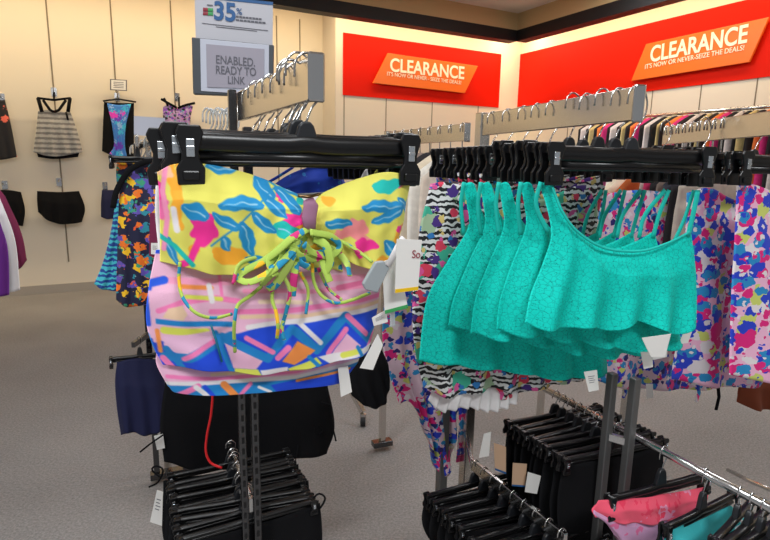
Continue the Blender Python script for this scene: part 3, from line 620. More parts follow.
MB().tube(smooth_pts([T(*q, .0205 if 560 < q[0] < 688 else .012) for q in ((552, 186), (562, 211), (578, 232), (605, 248), (640, 251), (668, 243), (690, 232))], 40), .0028, 8, flat=.002).build('neckline_binding', M['tealplain'], teal, smooth=True)
place_hanger('A', fT.o, 75, 'black clip hanger holding the front teal lace crop top', 'black clip hangers on the teal top rail')
tl = [('second', .085, 75, 527, (497, 332), (682, 346), 0), ('third', .165, 72, 505, (470, 335), (650, 352), -.5), ('fourth', .245, 72, 487, (449, 327), (630, 346), .8), ('rearmost', .325, 70, 470, (421, 361), (610, 374), 2)]
for i, (nm, t, az, cx, (hx, hy), (gx, gy), ph) in enumerate(tl):
    q = stackloc(r3a, r3b, t); f_ = Fr(q, az); w_ = gx - cx
    g = garment('crop_top', f_, [(cx - 7, 184), (cx + 4, 184), (cx + 12, 212), (cx + 26, 231), (cx + 50, 247), (cx + 84, 249), (cx + 108, 242), (cx + 128, 231)],
                [(hx, hy), (hx + 30, hy + 3), (hx + 55, hy + 6), (lerp(hx, gx, .5), gy - 3), (lerp(hx, gx, .7), gy + 3), (gx, gy)], [(cx - 3, 205), (cx - 2, 228), (lerp(cx, hx, .45), 262), (lerp(cx, hx, .85), 300)], [(lerp(cx + 128, gx, .5), 290)],
                M['teal'], n=110, k=70, depth=.016, fold=(.012, 5, ph), flare=1.3, wrinkle=.003, hemz=.004, seed=i + 130)
    for (xa, xb) in ((cx + 126, cx + 142 - i * 2), (cx + 112, cx + 138 - i * 2)):
        MB().tube(smooth_pts([f_.L(xa, 238, .0), f_.L(xa + 6, 215, .0), f_.L(xb, 190, .002)], 12), .0055, 8, flat=.0018).build('strap', M['tealplain'], g, smooth=True)
    MB().tube(smooth_pts([f_.L(cx - 6, 182, .004), f_.L(cx - 9, 205, 0), f_.L(cx - 6, 235, -.004)], 12), .005, 8, flat=.0018).build('strap', M['tealplain'], g, smooth=True)
    tag(g, label='teal lace swim crop top, %s in the teal stack' % ('%s from the front' % nm if nm != 'rearmost' else nm), cat='swim top', group='teal crop tops')
    place_hanger('A', q, az, 'black clip hanger holding the teal crop top %s in the stack' % ('%s from front' % nm if nm != 'rearmost' else nm), 'black clip hangers on the teal top rail').location.z += (.001, .006, .002, .009)[i]
# striped floral tankinis behind the teal stack
def tank(mt, loc, az, label, h=.6, wt=.34, wb=.38, neck=.06, seed=0, dz=-.15, name='tankini', group=None, fold=(.012, 3, 1)):
    g = garment(name, None, [(-wt / 2, dz), (-wt * .3, dz - .01), (0, dz - neck), (wt * .3, dz - .01), (wt / 2, dz)], [(-wb / 2, dz - h), (-wb * .2, dz - h - .012), (wb * .2, dz - h + .006), (wb / 2, dz - h)], [(-wt * .44, dz - h * .25), (-wt * .47, dz - h * .6)], [(wt * .44, dz - h * .25), (wt * .47, dz - h * .6)], mt, n=60, k=50, depth=.014, fold=fold, wrinkle=.006, seed=seed, px=False)
    g.location = loc; g.rotation_euler = (0, 0, R(90 - az)); tag(g, label=label, cat='swimwear', group=group); return g
for i, t in enumerate((.45, .55, .65)):
    q = stackloc(r3a, r3b, t)
    tank(M['stripe'], q, 68, 'black and white striped tankini with floral print, %s behind the teal tops' % ORD[i], h=.55 - .02 * i, seed=20 + i, wt=.38, wb=.36, dz=-.17, group='striped tankinis behind the teal tops')
    place_hanger('A', q, 68, 'black clip hanger holding the %s striped floral tankini' % ORD[i], 'black clip hangers on the teal top rail')
for i, t in enumerate((.78, .92)):
    q = stackloc(r3a, r3b, t); place_hanger('A', q, 68, 'black clip hanger %s from the post on the teal top rail' % ORD[1 - i], 'black clip hangers on the teal top rail')
    g = tank(M['pinkflor2'], q, 67, 'blue and magenta floral tankini %s from the post on the teal top rail' % ORD[1 - i], h=.5, wt=.36, wb=.36, dz=-.17, seed=30 + i)
fs1 = Fr(stackloc(r3a, r3b, .40), 70)
fw = Fr(fs1.o + fs1.ey * .015, 70); wr_ = garment('ruffled_underskirt', fw, [(436, 385), (470, 385), (516, 385)], [(428, 400), (440, 410), (465, 406), (490, 410), (517, 402)], [(431, 394)], [(519, 394)], M['whitefab'], n=60, k=12, depth=.012, fold=(.008, 9, 0), seed=26)
tag(wr_, label='white ruffled hem showing below the striped tankini and teal tops', cat='swimwear')
g = garment('tankini', fs1, [(431, 184), (446, 182), (470, 188), (500, 200), (540, 200), (575, 186), (596, 186)], [(424, 388), (450, 396), (490, 388), (520, 390), (572, 380)], [(420, 235), (414, 300), (416, 350)], [(596, 240), (590, 320)], M['stripe'], n=70, k=60, depth=.012, fold=(.012, 5, 1), wrinkle=.005, seed=25)
tag(g, label='striped tropical tankini right behind the teal tops, its left side showing between teal and yellow', cat='swimwear')
# pink/blue floral one hanging low, left
fp = Fr(stackloc(r3a, r3b, 1.0) + Vector((-.05, .02, 0)), 66)
g = garment('floral_swimsuit', fp, [(396, 280), (420, 276), (475, 280)], [(399, 404), (412, 404), (428, 440), (437, 470), (449, 468), (456, 420), (462, 404), (472, 395)], [(386, 290), (384, 350)], [(474, 300), (473, 350)], M['pinkflor2'], n=60, k=60, depth=.012, fold=(.012, 5, 0), wrinkle=.005, seed=7)
tag(g, label='pink and blue floral swimsuit whose long point hangs lowest, left of the teal stack', cat='swimwear')
MB().tube([fp.L(*q, .01) for q in ((460, 395), (461, 425), (458, 462))], .008, 8, flat=.002).build('tie', M['pinkflor2'], g, smooth=True)

# ------------------------------------------------------------------ pink floral stack, right
L4 = (r4a - r4b).length
fP = Fr(stackloc(r4a, r4b, .0), 72)
def hang_at(px, py, Y, az, L=.172):
    p = at(px, py, Y); e = Vector((math.cos(R(90 - az)), math.sin(R(90 - az)), 0)); q = p + e * L; q.z = RT; return q
pk = [(741, 165, 1.33, 72), (723, 165, 1.42, 72), (705, 165, 1.52, 71), (655, 168, 1.66, 70), (618, 168, 1.78, 70)]
for i, (px, py, Y, az) in enumerate(pk):
    q = hang_at(px, py, Y, az)
    place_hanger('A', q, az, 'black clip hanger on the pink floral rail, %s from the right edge' % ORD[i], 'black clip hangers on the pink floral rail')
fp1 = Fr(hang_at(741, 165, 1.33, 72), 72)
g = garment('floral_swim_dress', fp1, [(737, 186), (752, 184), (790, 196), (830, 190), (880, 190)], [(732, 376), (752, 378), (800, 384), (890, 388)], [(735, 240), (733, 320)], [(884, 260)], M['pinkflor'], n=70, k=60, depth=.02, fold=(.012, 3, 2), wrinkle=.006, seed=40)
tag(g, label='pink, white and blue floral swim dress cut by the right edge of the picture', cat='swimwear')
fp2 = Fr(hang_at(705, 165, 1.45, 72), 72)
g = garment('floral_swim_dress', fp2, [(688, 193), (710, 188), (735, 200), (765, 196), (800, 192)], [(672, 380), (700, 383), (735, 384), (770, 380), (812, 382)], [(686, 240), (681, 320)], [(806, 260)], M['pinkflor'], n=70, k=60, depth=.02, fold=(.014, 3.5, .3), wrinkle=.006, seed=42)
tag(g, label='pink and blue floral swim dress right beside the teal tops, second from right edge', cat='swimwear')
fp3 = Fr(hang_at(640, 165, 1.68, 70), 70)
g = garment('floral_swim_dress', fp3, [(596, 195), (640, 190), (690, 195), (740, 192)], [(590, 378), (620, 386), (680, 388), (745, 384)], [(598, 240), (594, 320)], [(742, 260)], M['pinkflor2'], n=70, k=60, depth=.02, fold=(.01, 4, .3), wrinkle=.006, seed=43)
tag(g, label='floral swim dress behind the teal tops, its hem showing beneath them', cat='swimwear')
for (px, y0, y1, lb, m_) in ((697, 384, 402, 'short white-tipped drawstring', 'pinkflor'), (717, 384, 410, 'black cord', 'darkfab'), (633, 386, 410, 'pink floral tie', 'pinkflor2'), (624, 386, 398, 'blue floral tie', 'pinkflor2')):
    q = fp2 if px > 660 else fp3
    o = MB().tube([q.o + q.ex * v[0] + q.ey * v[1] + Vector((0, 0, v[2])) for v in [q.L(px, y0 - 10), q.L(px + 2, (y0 + y1) / 2), q.L(px - 1, y1)]], .005, 8, flat=.002).build('drawstring', M[m_], smooth=True)
    tag(o, label=lb + ' dangling below the pink floral hems at right, near x-position between rack posts and brown piece' if False else {697: 'short floral drawstring dangling between the floor view and pink hem', 717: 'black cord dangling below the pink floral hem', 633: 'long pink floral tie hanging beside the rack posts', 624: 'short blue floral tie hanging just right of the left rack post'}[px], cat='cord')
# rust brown piece
fbz = Fr(at(770, 390, 1.9), 70)
g = garment('brown_swim_top', fbz, [(742, 376), (770, 374), (800, 376)], [(738, 402), (752, 408), (775, 407), (800, 404)], [(739, 390)], [(802, 390)], M['brown'], n=30, k=16, depth=.02, fold=(.01, 3, 1), seed=44)
tag(g, label='rust brown swim piece at the right edge below the pink florals', cat='swimwear')

# ------------------------------------------------------------------ black bottoms: left lower stack
def bottoms(mt, loc, az, label, w_=.36, h=.2, dz=-.085, seed=0, group=None, name='swim_bottoms'):
    g = garment(name, None, [(-w_ / 2, dz), (0, dz - .012), (w_ / 2, dz)], [(-w_ * .42, dz - h * .75), (-w_ * .2, dz - h), (0, dz - h * 1.06), (w_ * .2, dz - h), (w_ * .42, dz - h * .72)], [(-w_ * .51, dz - h * .4)], [(w_ * .51, dz - h * .4)], mt, n=40, k=24, depth=.011, fold=(.005, 4, seed), wrinkle=.006, seed=seed, px=False)
    g.location = loc; g.rotation_euler = (0, 0, R(90 - az)); tag(g, label=label, cat='swim bottoms', group=group); return g
n = 11
for i in range(n):
    t = (0, .13, .17, .3, .37, .42, .56, .7, .76, .83, 1)[i]; q = stackloc(l1b, l1a, .06 + .9 * t, .641); az = 66 + random.uniform(-6, 6)
    q += Vector((random.uniform(-.006, .006), 0, 0))
    place_hanger('B', q, az, 'black clip hanger %s from the post on the lower left rail' % ORD[i], 'clip hangers on the lower left rail', 1.08)
    bottoms(M['darkfab'], q, az, 'black swim bottoms %s from the post on the lower left rail' % ORD[i], w_=.40, h=.34 + random.uniform(0, .03), seed=i + 50, group='black bottoms on the lower left rail')
# front few nearer the camera than the post
for i in range(2):
    q = Vector((l1b.x + .035 + .015 * i, l1b.y - .10 - .06 * i, .62)); 
fk = Fr(vec(l1b, 1.1) + Vector((0.02, .55, 0)), 70)
blk = [(160, 388, 335, 462, 'broad black swim shorts hanging behind the left post, under the zigzag bottoms'), (166, 384, 322, 440, 'second black swim shorts behind the left post')]
for i, (x0, y0, x1, y1, lb) in enumerate(blk):
    f_ = Fr(fk.o + fk.ey * .06 * i, 70)
    g = garment('swim_shorts', f_, [(x0 + 6, y0 - 12), ((x0 + x1) / 2, y0 - 14), (x1 - 10, y0 - 14)], [(x0 + 4, y1), (x0 + 50, y1 + 6), ((x0 + x1) / 2 + 20, y1 - 2), (x1 - 8, y1 - 8)], [(x0, (y0 + y1) / 2)], [(x1, (y0 + y1) / 2)], M['darkfab'], n=50, k=30, depth=.02, fold=(.006, 4, 1), seed=60 + i)
    tag(g, label=lb, cat='swim shorts')
    if i == 0:
        MB().tube([f_.L(*q, .02) for q in ((322, 402), (330, 405), (332, 424), (336, 441))], .003, 6).build('drawstring', M['darkfab'], g, smooth=True)
        MB().tube(smooth_pts([f_.L(*q, .02) for q in ((318, 424), (323, 430), (318, 434), (314, 428))], 12), .002, 6).build('drawstring', M['darkfab'], g, smooth=True)
        MB().tube([f_.L(*q, .02) for q in ((163, 435), (150, 444), (140, 452))], .003, 6).build('drawstring', M['darkfab'], g, smooth=True)
        MB().tube([f_.L(*q, .02) for q in ((298, 445), (296, 458), (295, 466))], .002, 6).build('drawstring', M['darkfab'], g, smooth=True)
sh = [g for g in C.objects if g.name.startswith('swim_shorts')]
# loops of drawstring at the sides of the lower stack
for (q, Y, lb) in (([(308, 505), (318, 494), (325, 498), (320, 508), (311, 513)], 1.42, 'black drawstring loop sticking out right of the lower left stack'), ([(161, 478), (152, 470), (156, 466), (163, 470), (158, 482), (149, 487)], 1.55, 'black drawstring loop sticking out left of the lower left stack')):
    tag(MB().tube(smooth_pts([at(a, b, Y) for a, b in q], 20), .003, 6).build('drawstring', M['darkfab'], smooth=True), label=lb, cat='cord')
rc_ = MB().tube(smooth_pts([at(a, b, 1.34) for a, b in ((213, 392), (211, 415), (207, 435), (206, 452), (211, 463), (222, 468))], 30), .0032, 8).build('drawstring', M['redcord'], smooth=True)
tag(rc_, label='red cord loop hanging beside the left rack post', cat='cord')

# ------------------------------------------------------------------ black bottoms: low middle rail and right rail
for i in range(9):
    t = .04 + .115 * i; q = lerp(l2a, l2b, t) + Vector((0, 0, .019)); az = 66 + random.uniform(-5, 5)
    place_hanger('B', q, az, 'black clip hanger %s from the far end of the low middle rail' % ORD[i], 'clip hangers on the low middle rail')
    bottoms(M['darkfab'], q, az, 'black swim bottoms %s from the far end of the low middle rail' % ORD[i], w_=.35, h=.2, seed=70 + i, group='black bottoms on the low middle rail')
DR = (l4b - l4a).length
def onlow(px):   # parameter on the round rail at image column px
    p = atz(px, 389 + (px - 545) * .5285, LZ); return lerp(l4a, l4b, (p - l4a).dot(l4b - l4a) / DR ** 2) + Vector((0, 0, .011))
for i, px in enumerate((556, 563, 571, 579, 588, 597, 608, 618)):
    q = onlow(px); az = 66 + random.uniform(-5, 4)
    place_hanger('B', q, az, 'black clip hanger %s from the far end of the round low rail' % ORD[i], 'clip hangers of black bottoms on the round low rail')
    bottoms(M['darkfab'], q, az, 'black swim bottoms %s from the far end of the round low rail' % ORD[i], w_=.34, h=.30 + .012 * i, seed=80 + i, group='black bottoms on the round low rail')
# pink and aqua bottoms at right
def hb(px, py, Y, az, L=.165): 
    p = at(px, py, Y); e = Vector((math.cos(R(90 - az)), math.sin(R(90 - az)), 0)); q = p + e * L; return q
qa = onlow(664) ; azp = 68
qa2 = Vector(qa); place_hanger('B', qa2, azp, 'black clip hanger carrying the coral pink bottoms', 'clip hangers at the front of the round low rail', .95).scale.z = 1.4
fq = Fr(qa2, azp)
g = garment('bikini_bottoms', fq, [(600, 503), (640, 499), (680, 494), (706, 490)], [(612, 524), (622, 545), (650, 570), (690, 552), (704, 515)], [(594, 514)], [(708, 500)], M['lilac'], n=60, k=40, depth=.014, fold=(.004, 3, 1), seed=90)
tag(g, label='coral pink camouflage bikini bottoms at lower right', cat='bikini bottoms')
garment('waistband', fq, [(598, 500), (640, 497), (680, 492), (707, 487)], [(596, 518), (640, 519), (680, 513), (706, 506)], [(593, 510)], [(709, 496)], M['pinkcam'], n=60, k=16, depth=.02, wrinkle=.003, seed=91, parent=g)
qc = onlow(706) + Vector((0, 0, -.0)); azc = 60
place_hanger('B', qc, azc, 'black clip hanger carrying the aqua bottoms', 'clip hangers at the front of the round low rail', .8).scale.z = 1.4
fc = Fr(qc, azc)
g = garment('bikini_bottoms', fc, [(668, 530), (700, 518), (732, 506)], [(664, 552), (690, 575), (720, 565), (744, 532)], [(664, 542)], [(744, 518)], M['aqua'], n=50, k=30, depth=.018, fold=(.004, 3, 1), seed=92)
tag(g, label='aqua bikini bottoms in front of the coral pink ones', cat='bikini bottoms')
MB().tube(smooth_pts([fc.L(*q, .02) for q in ((736, 516), (743, 524), (736, 530), (741, 538), (748, 528))], 20), .004, 8).build('tie', M['swirl'], g, smooth=True)
for i, px in enumerate((740, 752, 764, 776)):
    q = onlow(px); place_hanger('B', q, 50 + 4 * i, 'black clip hanger %s right of the aqua bottoms' % ORD[i], 'clip hangers at the front of the round low rail', .7)
    bottoms(cmat((18, 70, 72)), q, 50 + 4 * i, 'dark teal swim bottoms %s right of the aqua bottoms' % ORD[i], w_=.22, h=.16, seed=95 + i)
tag(MB().tube([at(728, 470, 2.1), at(752, 482, 1.9), at(790, 498, 1.7)], .008, 8).build('rail', M['chrome'], smooth=True), label='chrome rail end on the floor side at the far right', cat='rail')

# ------------------------------------------------------------------ price tags
def card(quad, Y, label, m='white', name='price_tag', bars=True, t=.0012, strip=None, az=66):
    f_ = Fr(at((quad[0][0] + quad[2][0]) / 2, (quad[0][1] + quad[2][1]) / 2, Y), az)
    pts = [f_.L(x, y) for x, y in quad]
    o = MB().prism(pts, (0, t, 0)).build(name, M[m]); o.location = f_.o; o.rotation_euler = (0, 0, f_.rz); tag(o, label=label, cat='tag')
    a, b, c, d = pts
    if bars:
        mb = MB()
        for k_ in range(4):
            u0 = .25 + .1 * k_; p0 = a.lerp(d, u0).lerp(b.lerp(c, u0), .2); p1 = a.lerp(d, u0).lerp(b.lerp(c, u0), .75 - .1 * (k_ % 2)); dn = (d - a) * .025
            mb.prism([p0, p1, p1 + dn, p0 + dn], (0, -.0004, 0))
        mb.build('printed_lines', M['greyink'], o)
    if strip: MB().prism([a.lerp(d, .93), b.lerp(c, .93), c, d], (0, -.0005, 0)).build('colour_strip', M[strip], o)
    return o, f_
c1, f1 = card([(397, 239), (422, 240), (418, 290), (395, 293)], .83, 'large white brand tag marked So with yellow foot, right of the yellow top', bars=False, strip='yellowink')
text('lettering', 'So', f1.L(412, 258, .001), f1.L(420, 258, .001), .012, M['redink'], c1, out=(0, -1, 0), ext=.0004)
c2, f2 = card([(382, 262), (398, 256), (408, 308), (385, 314)], .845, 'white tag with green foot tucked behind the large brand tag', bars=False, strip='greenink')
card([(391, 300), (395, 300), (395, 326), (390, 327)], .85, 'narrow clear size strip below the green footed tag', 'clear', bars=False)
card([(372, 318), (386, 310), (388, 322), (374, 326)], .85, 'small white barcode tag under the brand tags')
card([(378, 334), (383, 345), (373, 370), (360, 368)], .87, 'white tilted price tag at the right corner of the zigzag bottoms', bars=False)
card([(338, 368), (348, 366), (352, 392), (341, 397)], .88, 'white price tag hanging at the hem of the zigzag bottoms', bars=False)
card([(642, 338), (671, 334), (665, 357), (651, 357)], 1.08, 'white price tag below the teal hem, near its right end', bars=False, az=75)
card([(651, 352), (668, 345), (667, 357), (653, 360)], 1.45, 'small white tag half hidden under the teal hem at right', bars=False, az=75)
card([(641, 352), (652, 352), (653, 367), (644, 369)], 1.12, 'white price tag directly under the teal hem, left of the larger one', bars=False, az=75)
card([(584, 372), (597, 370), (599, 390), (589, 392)], 1.2, 'white price tag hanging from the lowest teal top', az=75)
card([(690, 318), (697, 318), (688, 343), (679, 344)], 1.2, 'white tilted tag at the right edge of the front teal top', bars=False, az=75)
card([(690, 290), (696, 292), (696, 320), (689, 322)], 1.22, 'narrow grey tag at the right side of the front teal top', 'poster', bars=False, az=75)
card([(646, 384), (653, 384), (653, 398), (647, 399)], 1.6, 'small white tag hanging from the floral hem beside the posts', bars=False, az=70)
for q, lb, m_, st in (([(484, 434), (491, 432), (489, 456), (479, 458)], 'white price tag leftmost on the black bottoms', 'white', None), ([(494, 443), (506, 447), (506, 474), (495, 470)], 'tan price tag second from the left on the black bottoms', 'tan', 'blueink'),
                   ([(513, 463), (527, 464), (525, 487), (512, 486)], 'tan price tag with blue foot at the middle of the black bottoms', 'tan', 'blueink'), ([(528, 472), (541, 476), (537, 494), (525, 492)], 'white price tag rightmost on the black bottoms', 'white', None)):
    card(q, 1.36, lb, m_, bars=False, strip=st)
card([(157, 490), (163, 492), (162, 526), (150, 522)], 1.3, 'white price tag at the left of the lower left stack')
card([(154, 436), (163, 434), (165, 448), (157, 450)], 1.7, 'white oval tag beside the black shorts at left', bars=False)
card([(150, 213), (160, 213), (160, 258), (149, 256)], 1.78, 'maroon tag with white barcode label on the tropical floral piece', 'maroon', bars=False)
card([(151, 243), (159, 243), (159, 255), (151, 254)], 1.77, 'white barcode sticker at the foot of the maroon tag', 'white')
# security tag
fs_ = Fr(at(385, 275, .82), 66)
sg = MB().prism([fs_.L(*q) for q in ((376, 262), (384, 261), (390, 268), (378, 293), (366, 290), (363, 284))], (0, .008, 0)).build('security_tag', M['sectag'], bevel=.002)
sg.location = fs_.o; sg.rotation_euler = (0, 0, fs_.rz); tag(sg, label='grey plastic security tag at the right cup of the yellow top', cat='security tag')
MB().tube([fs_.L(*q) for q in ((388, 266), (400, 243), (404, 238))], .0055, 8, flat=.003).build('lanyard', M['whitefab'], sg, smooth=True)

# ------------------------------------------------------------------ far rack at left: tropical floral, striped
fl = Fr(at(138, 158, 1.85), 66)
fl.o.z = 1.60
rk5 = empty('garment_rack', (0, 0, 0), label='far rack at left carrying the tropical floral piece', cat='rack')
a5 = vec(fl.o, 0) - fl.ey * .02; b5 = vec(fl.o, 0) + fl.ey * .6
MB().beam(vec(a5, 1.56), vec(b5, 1.56), .012, .035).build('rail', M['steel'], rk5, bevel=.002); post(rk5, b5, .03, 1.57, .025, 'gun')
MB().beam(vec(b5, .04) - fl.ex * .03, vec(b5, .04) + fl.ex * .12, .05, .03).build('foot', M['gun'], rk5, bevel=.004)
for i in range(4):
    q = fl.o + fl.ey * (.03 + .06 * i); q.z = 1.58
    place_hanger('B', q, 66, 'black clip hanger %s on the far left rack' % ORD[i], 'clip hangers on the far left rack', .5)
g = garment('tropical_top', fl, [(120, 182), (132, 172), (145, 176), (158, 172)], [(116, 300), (128, 306), (142, 304), (158, 306)], [(118, 220), (117, 260)], [(160, 240)], M['tropic'], n=40, k=40, depth=.02, fold=(.006, 3, 1), seed=100)
tag(g, label='navy swim top with orange and yellow tropical flowers, left of the yellow set', cat='swimwear')
MB().tube(smooth_pts([fl.L(*q, .02) for q in ((113, 208), (117, 190), (128, 172), (142, 163), (158, 160))], 20), .009, 8, flat=.004).build('neckline', M['darkfab'], g, smooth=True)
f2_ = Fr(fl.o + fl.ey * .1, 66)
g = garment('striped_skirt', f2_, [(116, 200), (122, 198), (130, 200)], [(94, 284), (104, 289), (118, 290), (130, 290)], [(110, 235), (102, 265)], [(130, 245)], M['bluestripe'], n=30, k=40, depth=.015, fold=(.006, 3, 1), seed=101)
tag(g, label='blue and aqua striped flared skirt behind the tropical top', cat='swimwear')
f3_ = Fr(fl.o + fl.ey * .18, 66)
g = garment('tropical_top', f3_, [(117, 162), (125, 160), (150, 162)], [(118, 192), (130, 192), (150, 192)], [(116, 175)], [(151, 175)], M['tropic'], n=30, k=16, depth=.01, seed=102)
tag(g, label='second tropical print piece clipped behind the first, near its hanger', cat='swimwear')
tag(MB().tube([fl.o + fl.ex * .06 - fl.ey * .02 + Vector((0, 0, -.07)), fl.o + fl.ex * .06 - fl.ey * .02 + Vector((0, 0, -.16))], [.008, .012], 8, flat=.004).build('red_tab', M['redcord'], smooth=True), label='small red tab beside the tropical floral top', cat='tag')
for i in range(8):
    q = at(207 + i * 3.6, 112 + (i % 3), 1.75 - .02 * i)
    tag(MB().tube(smooth_pts([q + Vector((a, 0, b)) for a, b in ((-.014, -.03), (-.012, 0), (0, .012), (.014, 0), (.018, -.03), (.004, -.06), (0, -.08))], 16), .003, 6).build('hanger_hook', M['clear'], smooth=True), label='clear plastic hanger hook %s from the left beside the left rack post' % ORD[i], cat='hanger', group='clear hooks beside the left rack post')
# navy bottoms low left
fn = Fr(at(140, 356, 2.0), 66)
nzv = fn.o.z
place_hanger('B', fn.o + Vector((.0, 0, .075)), 66, 'black clip hanger carrying the navy bottoms low at left', 'clip hangers at left below the floral pieces', .6)
g = garment('swim_bottoms', fn, [(117, 362), (135, 358), (162, 360)], [(121, 436), (128, 430), (150, 433), (165, 426)], [(115, 382), (117, 410)], [(166, 395)], M['navy'], n=40, k=30, depth=.025, fold=(.008, 3, 2), seed=103)
tag(g, label='navy blue swim bottoms hanging low at left over the carpet', cat='swim bottoms')
rk6 = MB().beam(fn.o + Vector((0, -.05, .06)), fn.o + Vector((-.0, .4, .06)), .012, .02).box((fn.o.x, fn.o.y + .4, (fn.o.z + .07) / 2), (.025, .025, fn.o.z + .07)).build('low_stand', M['gun'])
tag(rk6, label='low chrome stand behind the navy swim bottoms', cat='rack')
# purple / white / maroon sleeves at the left edge
for i, (tp, bt, lf_, rt, m_, lb) in enumerate((([(-40, 200), (-15, 200), (0, 222)], [(-40, 294), (-10, 296), (9, 295)], [(-42, 240)], [(8, 250)], 'purple', 'purple jacket sleeve at the left edge, frontmost'),
                                         ([(-20, 190), (-5, 192), (3, 205)], [(-10, 290), (5, 292), (20, 290)], [(-15, 240)], [(15, 240)], 'whitefab', 'white garment between purple and maroon at the left edge'),
                                         ([(-10, 186), (-2, 188), (5, 196)], [(10, 270), (18, 270), (27, 260)], [(-2, 230)], [(21, 232)], 'maroon', 'maroon garment edge behind the white one, at left edge'))):
    f_ = Fr(at(0, 240, 1.7 + .06 * i), 70)
    g = garment('hanging_garment', f_, tp, bt, lf_, rt, M[m_], n=30, k=30, depth=.014, fold=(.004, 2, 1), seed=110 + i); tag(g, label=lb, cat='garment')

# ------------------------------------------------------------------ wall display, left wall
def wallfr(px, py, d=.09): 
    p = onplane(px, py, nl, PLEFT - d); return Fr(p, 62)
def wallpeg(px, py, label):
    p = onplane(px, py, nl, PLEFT)
    o = MB().box((0, -.004, 0), (.05, .008, .09)).tube([(0, 0, .0), (0, -.16, .01), (0, -.17, .025)], .006, 8).build('wall_peg', M['chrome']); o.location = p; o.rotation_euler = (0, 0, R(28)); tag(o, label=label, cat='peg')
def wgar(name, px, py, top, bottom, left, right, m_, label, straps=None, d=.1, **k_):
    f_ = wallfr(px, py, d); g = garment(name, f_, top, bottom, left, right, M[m_], n=40, k=30, seed=int(px), **k_); tag(g, label=label, cat='swimwear')
    if straps:
        for q, wd in straps: MB().tube([f_.L(*p, .03) for p in q], wd, 8, flat=.006).build('strap', M['darkfab'], g, smooth=True)
    return g, f_
wallpeg(54, 92, 'chrome wall peg above the grey striped swim dress'); wallpeg(59, 182, 'chrome wall peg above the round black bottoms'); wallpeg(117, 97, 'chrome wall peg above the tie dye tankini'); wallpeg(177, 97, 'chrome wall peg above the purple print top'); wallpeg(2, 98, 'chrome wall peg at the left edge, above the black and coral top'); wallpeg(105, 186, 'chrome wall peg above the navy bottoms by the rack'); wallpeg(5, 185, 'chrome wall peg at the left edge, above the black bottoms')
g, f_ = wgar('striped_swim_dress', 57, 130, [(38, 111), (50, 110), (64, 112), (70, 111)], [(33, 152), (48, 156), (62, 156), (83, 152)], [(36, 130)], [(77, 130)], 'graystripe', 'grey striped swim dress with black strappy neckline on the left wall', fold=(.02, 4, 1), depth=.03,
         straps=[([(37, 98), (54, 100), (71, 98)], .012), ([(38, 98), (42, 112)], .018), ([(70, 98), (68, 112)], .018), ([(43, 100), (50, 110), (54, 112)], .014), ([(66, 100), (59, 110), (54, 112)], .014), ([(54, 92), (54, 100)], .01), ([(66, 112), (68, 120)], .01)])
garment('underskirt', f_, [(40, 148), (60, 150), (76, 148)], [(38, 157), (55, 159), (78, 157)], [(37, 152)], [(79, 152)], M['darkfab'], n=30, k=8, depth=.02, parent=g, yoff=-.02)
wgar('black_swim_bottoms', 60, 205, [(37, 191), (60, 192), (79, 191)], [(38, 212), (50, 221), (65, 224), (82, 222)], [(37, 202)], [(85, 208)], 'darkfab', 'black swim bottoms gathered round on the left wall, below the striped dress', fold=(.02, 3, 1), depth=.04)
wgar('black_swim_bottoms', 10, 205, [(-10, 190), (8, 190), (21, 192)], [(-8, 222), (10, 224), (23, 226)], [(-10, 205)], [(25, 210)], 'darkfab', 'black swim bottoms on the wall at the left edge of the picture', fold=(.01, 3, 1), depth=.03)
wgar('black_coral_top', 4, 130, [(-14, 97), (-2, 100), (5, 100)], [(-14, 160), (0, 160), (17, 157)], [(-14, 130)], [(11, 125)], 'coralblack', 'black and coral swim top at the left edge, high on the wall', fold=(.01, 3, 1), depth=.03)
g, f_ = wgar('tie_dye_tankini', 117, 130, [(104, 102), (118, 103), (134, 103)], [(102, 151), (118, 158), (134, 158)], [(103, 125)], [(134, 130)], 'darkfab', 'tie dye tankini with black sides in blue, purple and pink on the wall', fold=(.006, 3, 1), depth=.04)
garment('front_panel', f_, [(107, 103), (118, 105), (131, 104)], [(109, 154), (118, 158), (127, 156)], [(112, 125), (114, 145)], [(126, 125), (125, 145)], M['tiedye'], n=30, k=30, depth=.015, parent=g, yoff=.045)
MB().tube([f_.L(*q, .02) for q in ((103, 101), (118, 99), (136, 102))], .01, 8).build('hanger_bar', M['plastic'], g, smooth=True)
wgar('navy_swim_bottoms', 107, 203, [(102, 190), (108, 190), (118, 190)], [(101, 217), (108, 219), (118, 218)], [(101, 203)], [(119, 203)], 'navy', 'navy swim bottoms on the wall beside the tropical rack', fold=(.01, 2, 1), depth=.03)
wgar('purple_print_top', 177, 113, [(163, 107), (170, 104), (178, 108), (186, 104), (193, 106)], [(165, 126), (178, 127), (190, 126)], [(163, 116)], [(191, 116)], 'purpflor', 'purple, black and white print top with tied shoulders on the wall', fold=(.012, 3, 1), depth=.03,
     straps=[([(161, 99), (170, 104), (177, 108)], .014), ([(195, 103), (186, 105), (178, 108)], .014), ([(164, 98), (168, 106)], .012), ([(179, 97), (179, 106)], .01)])
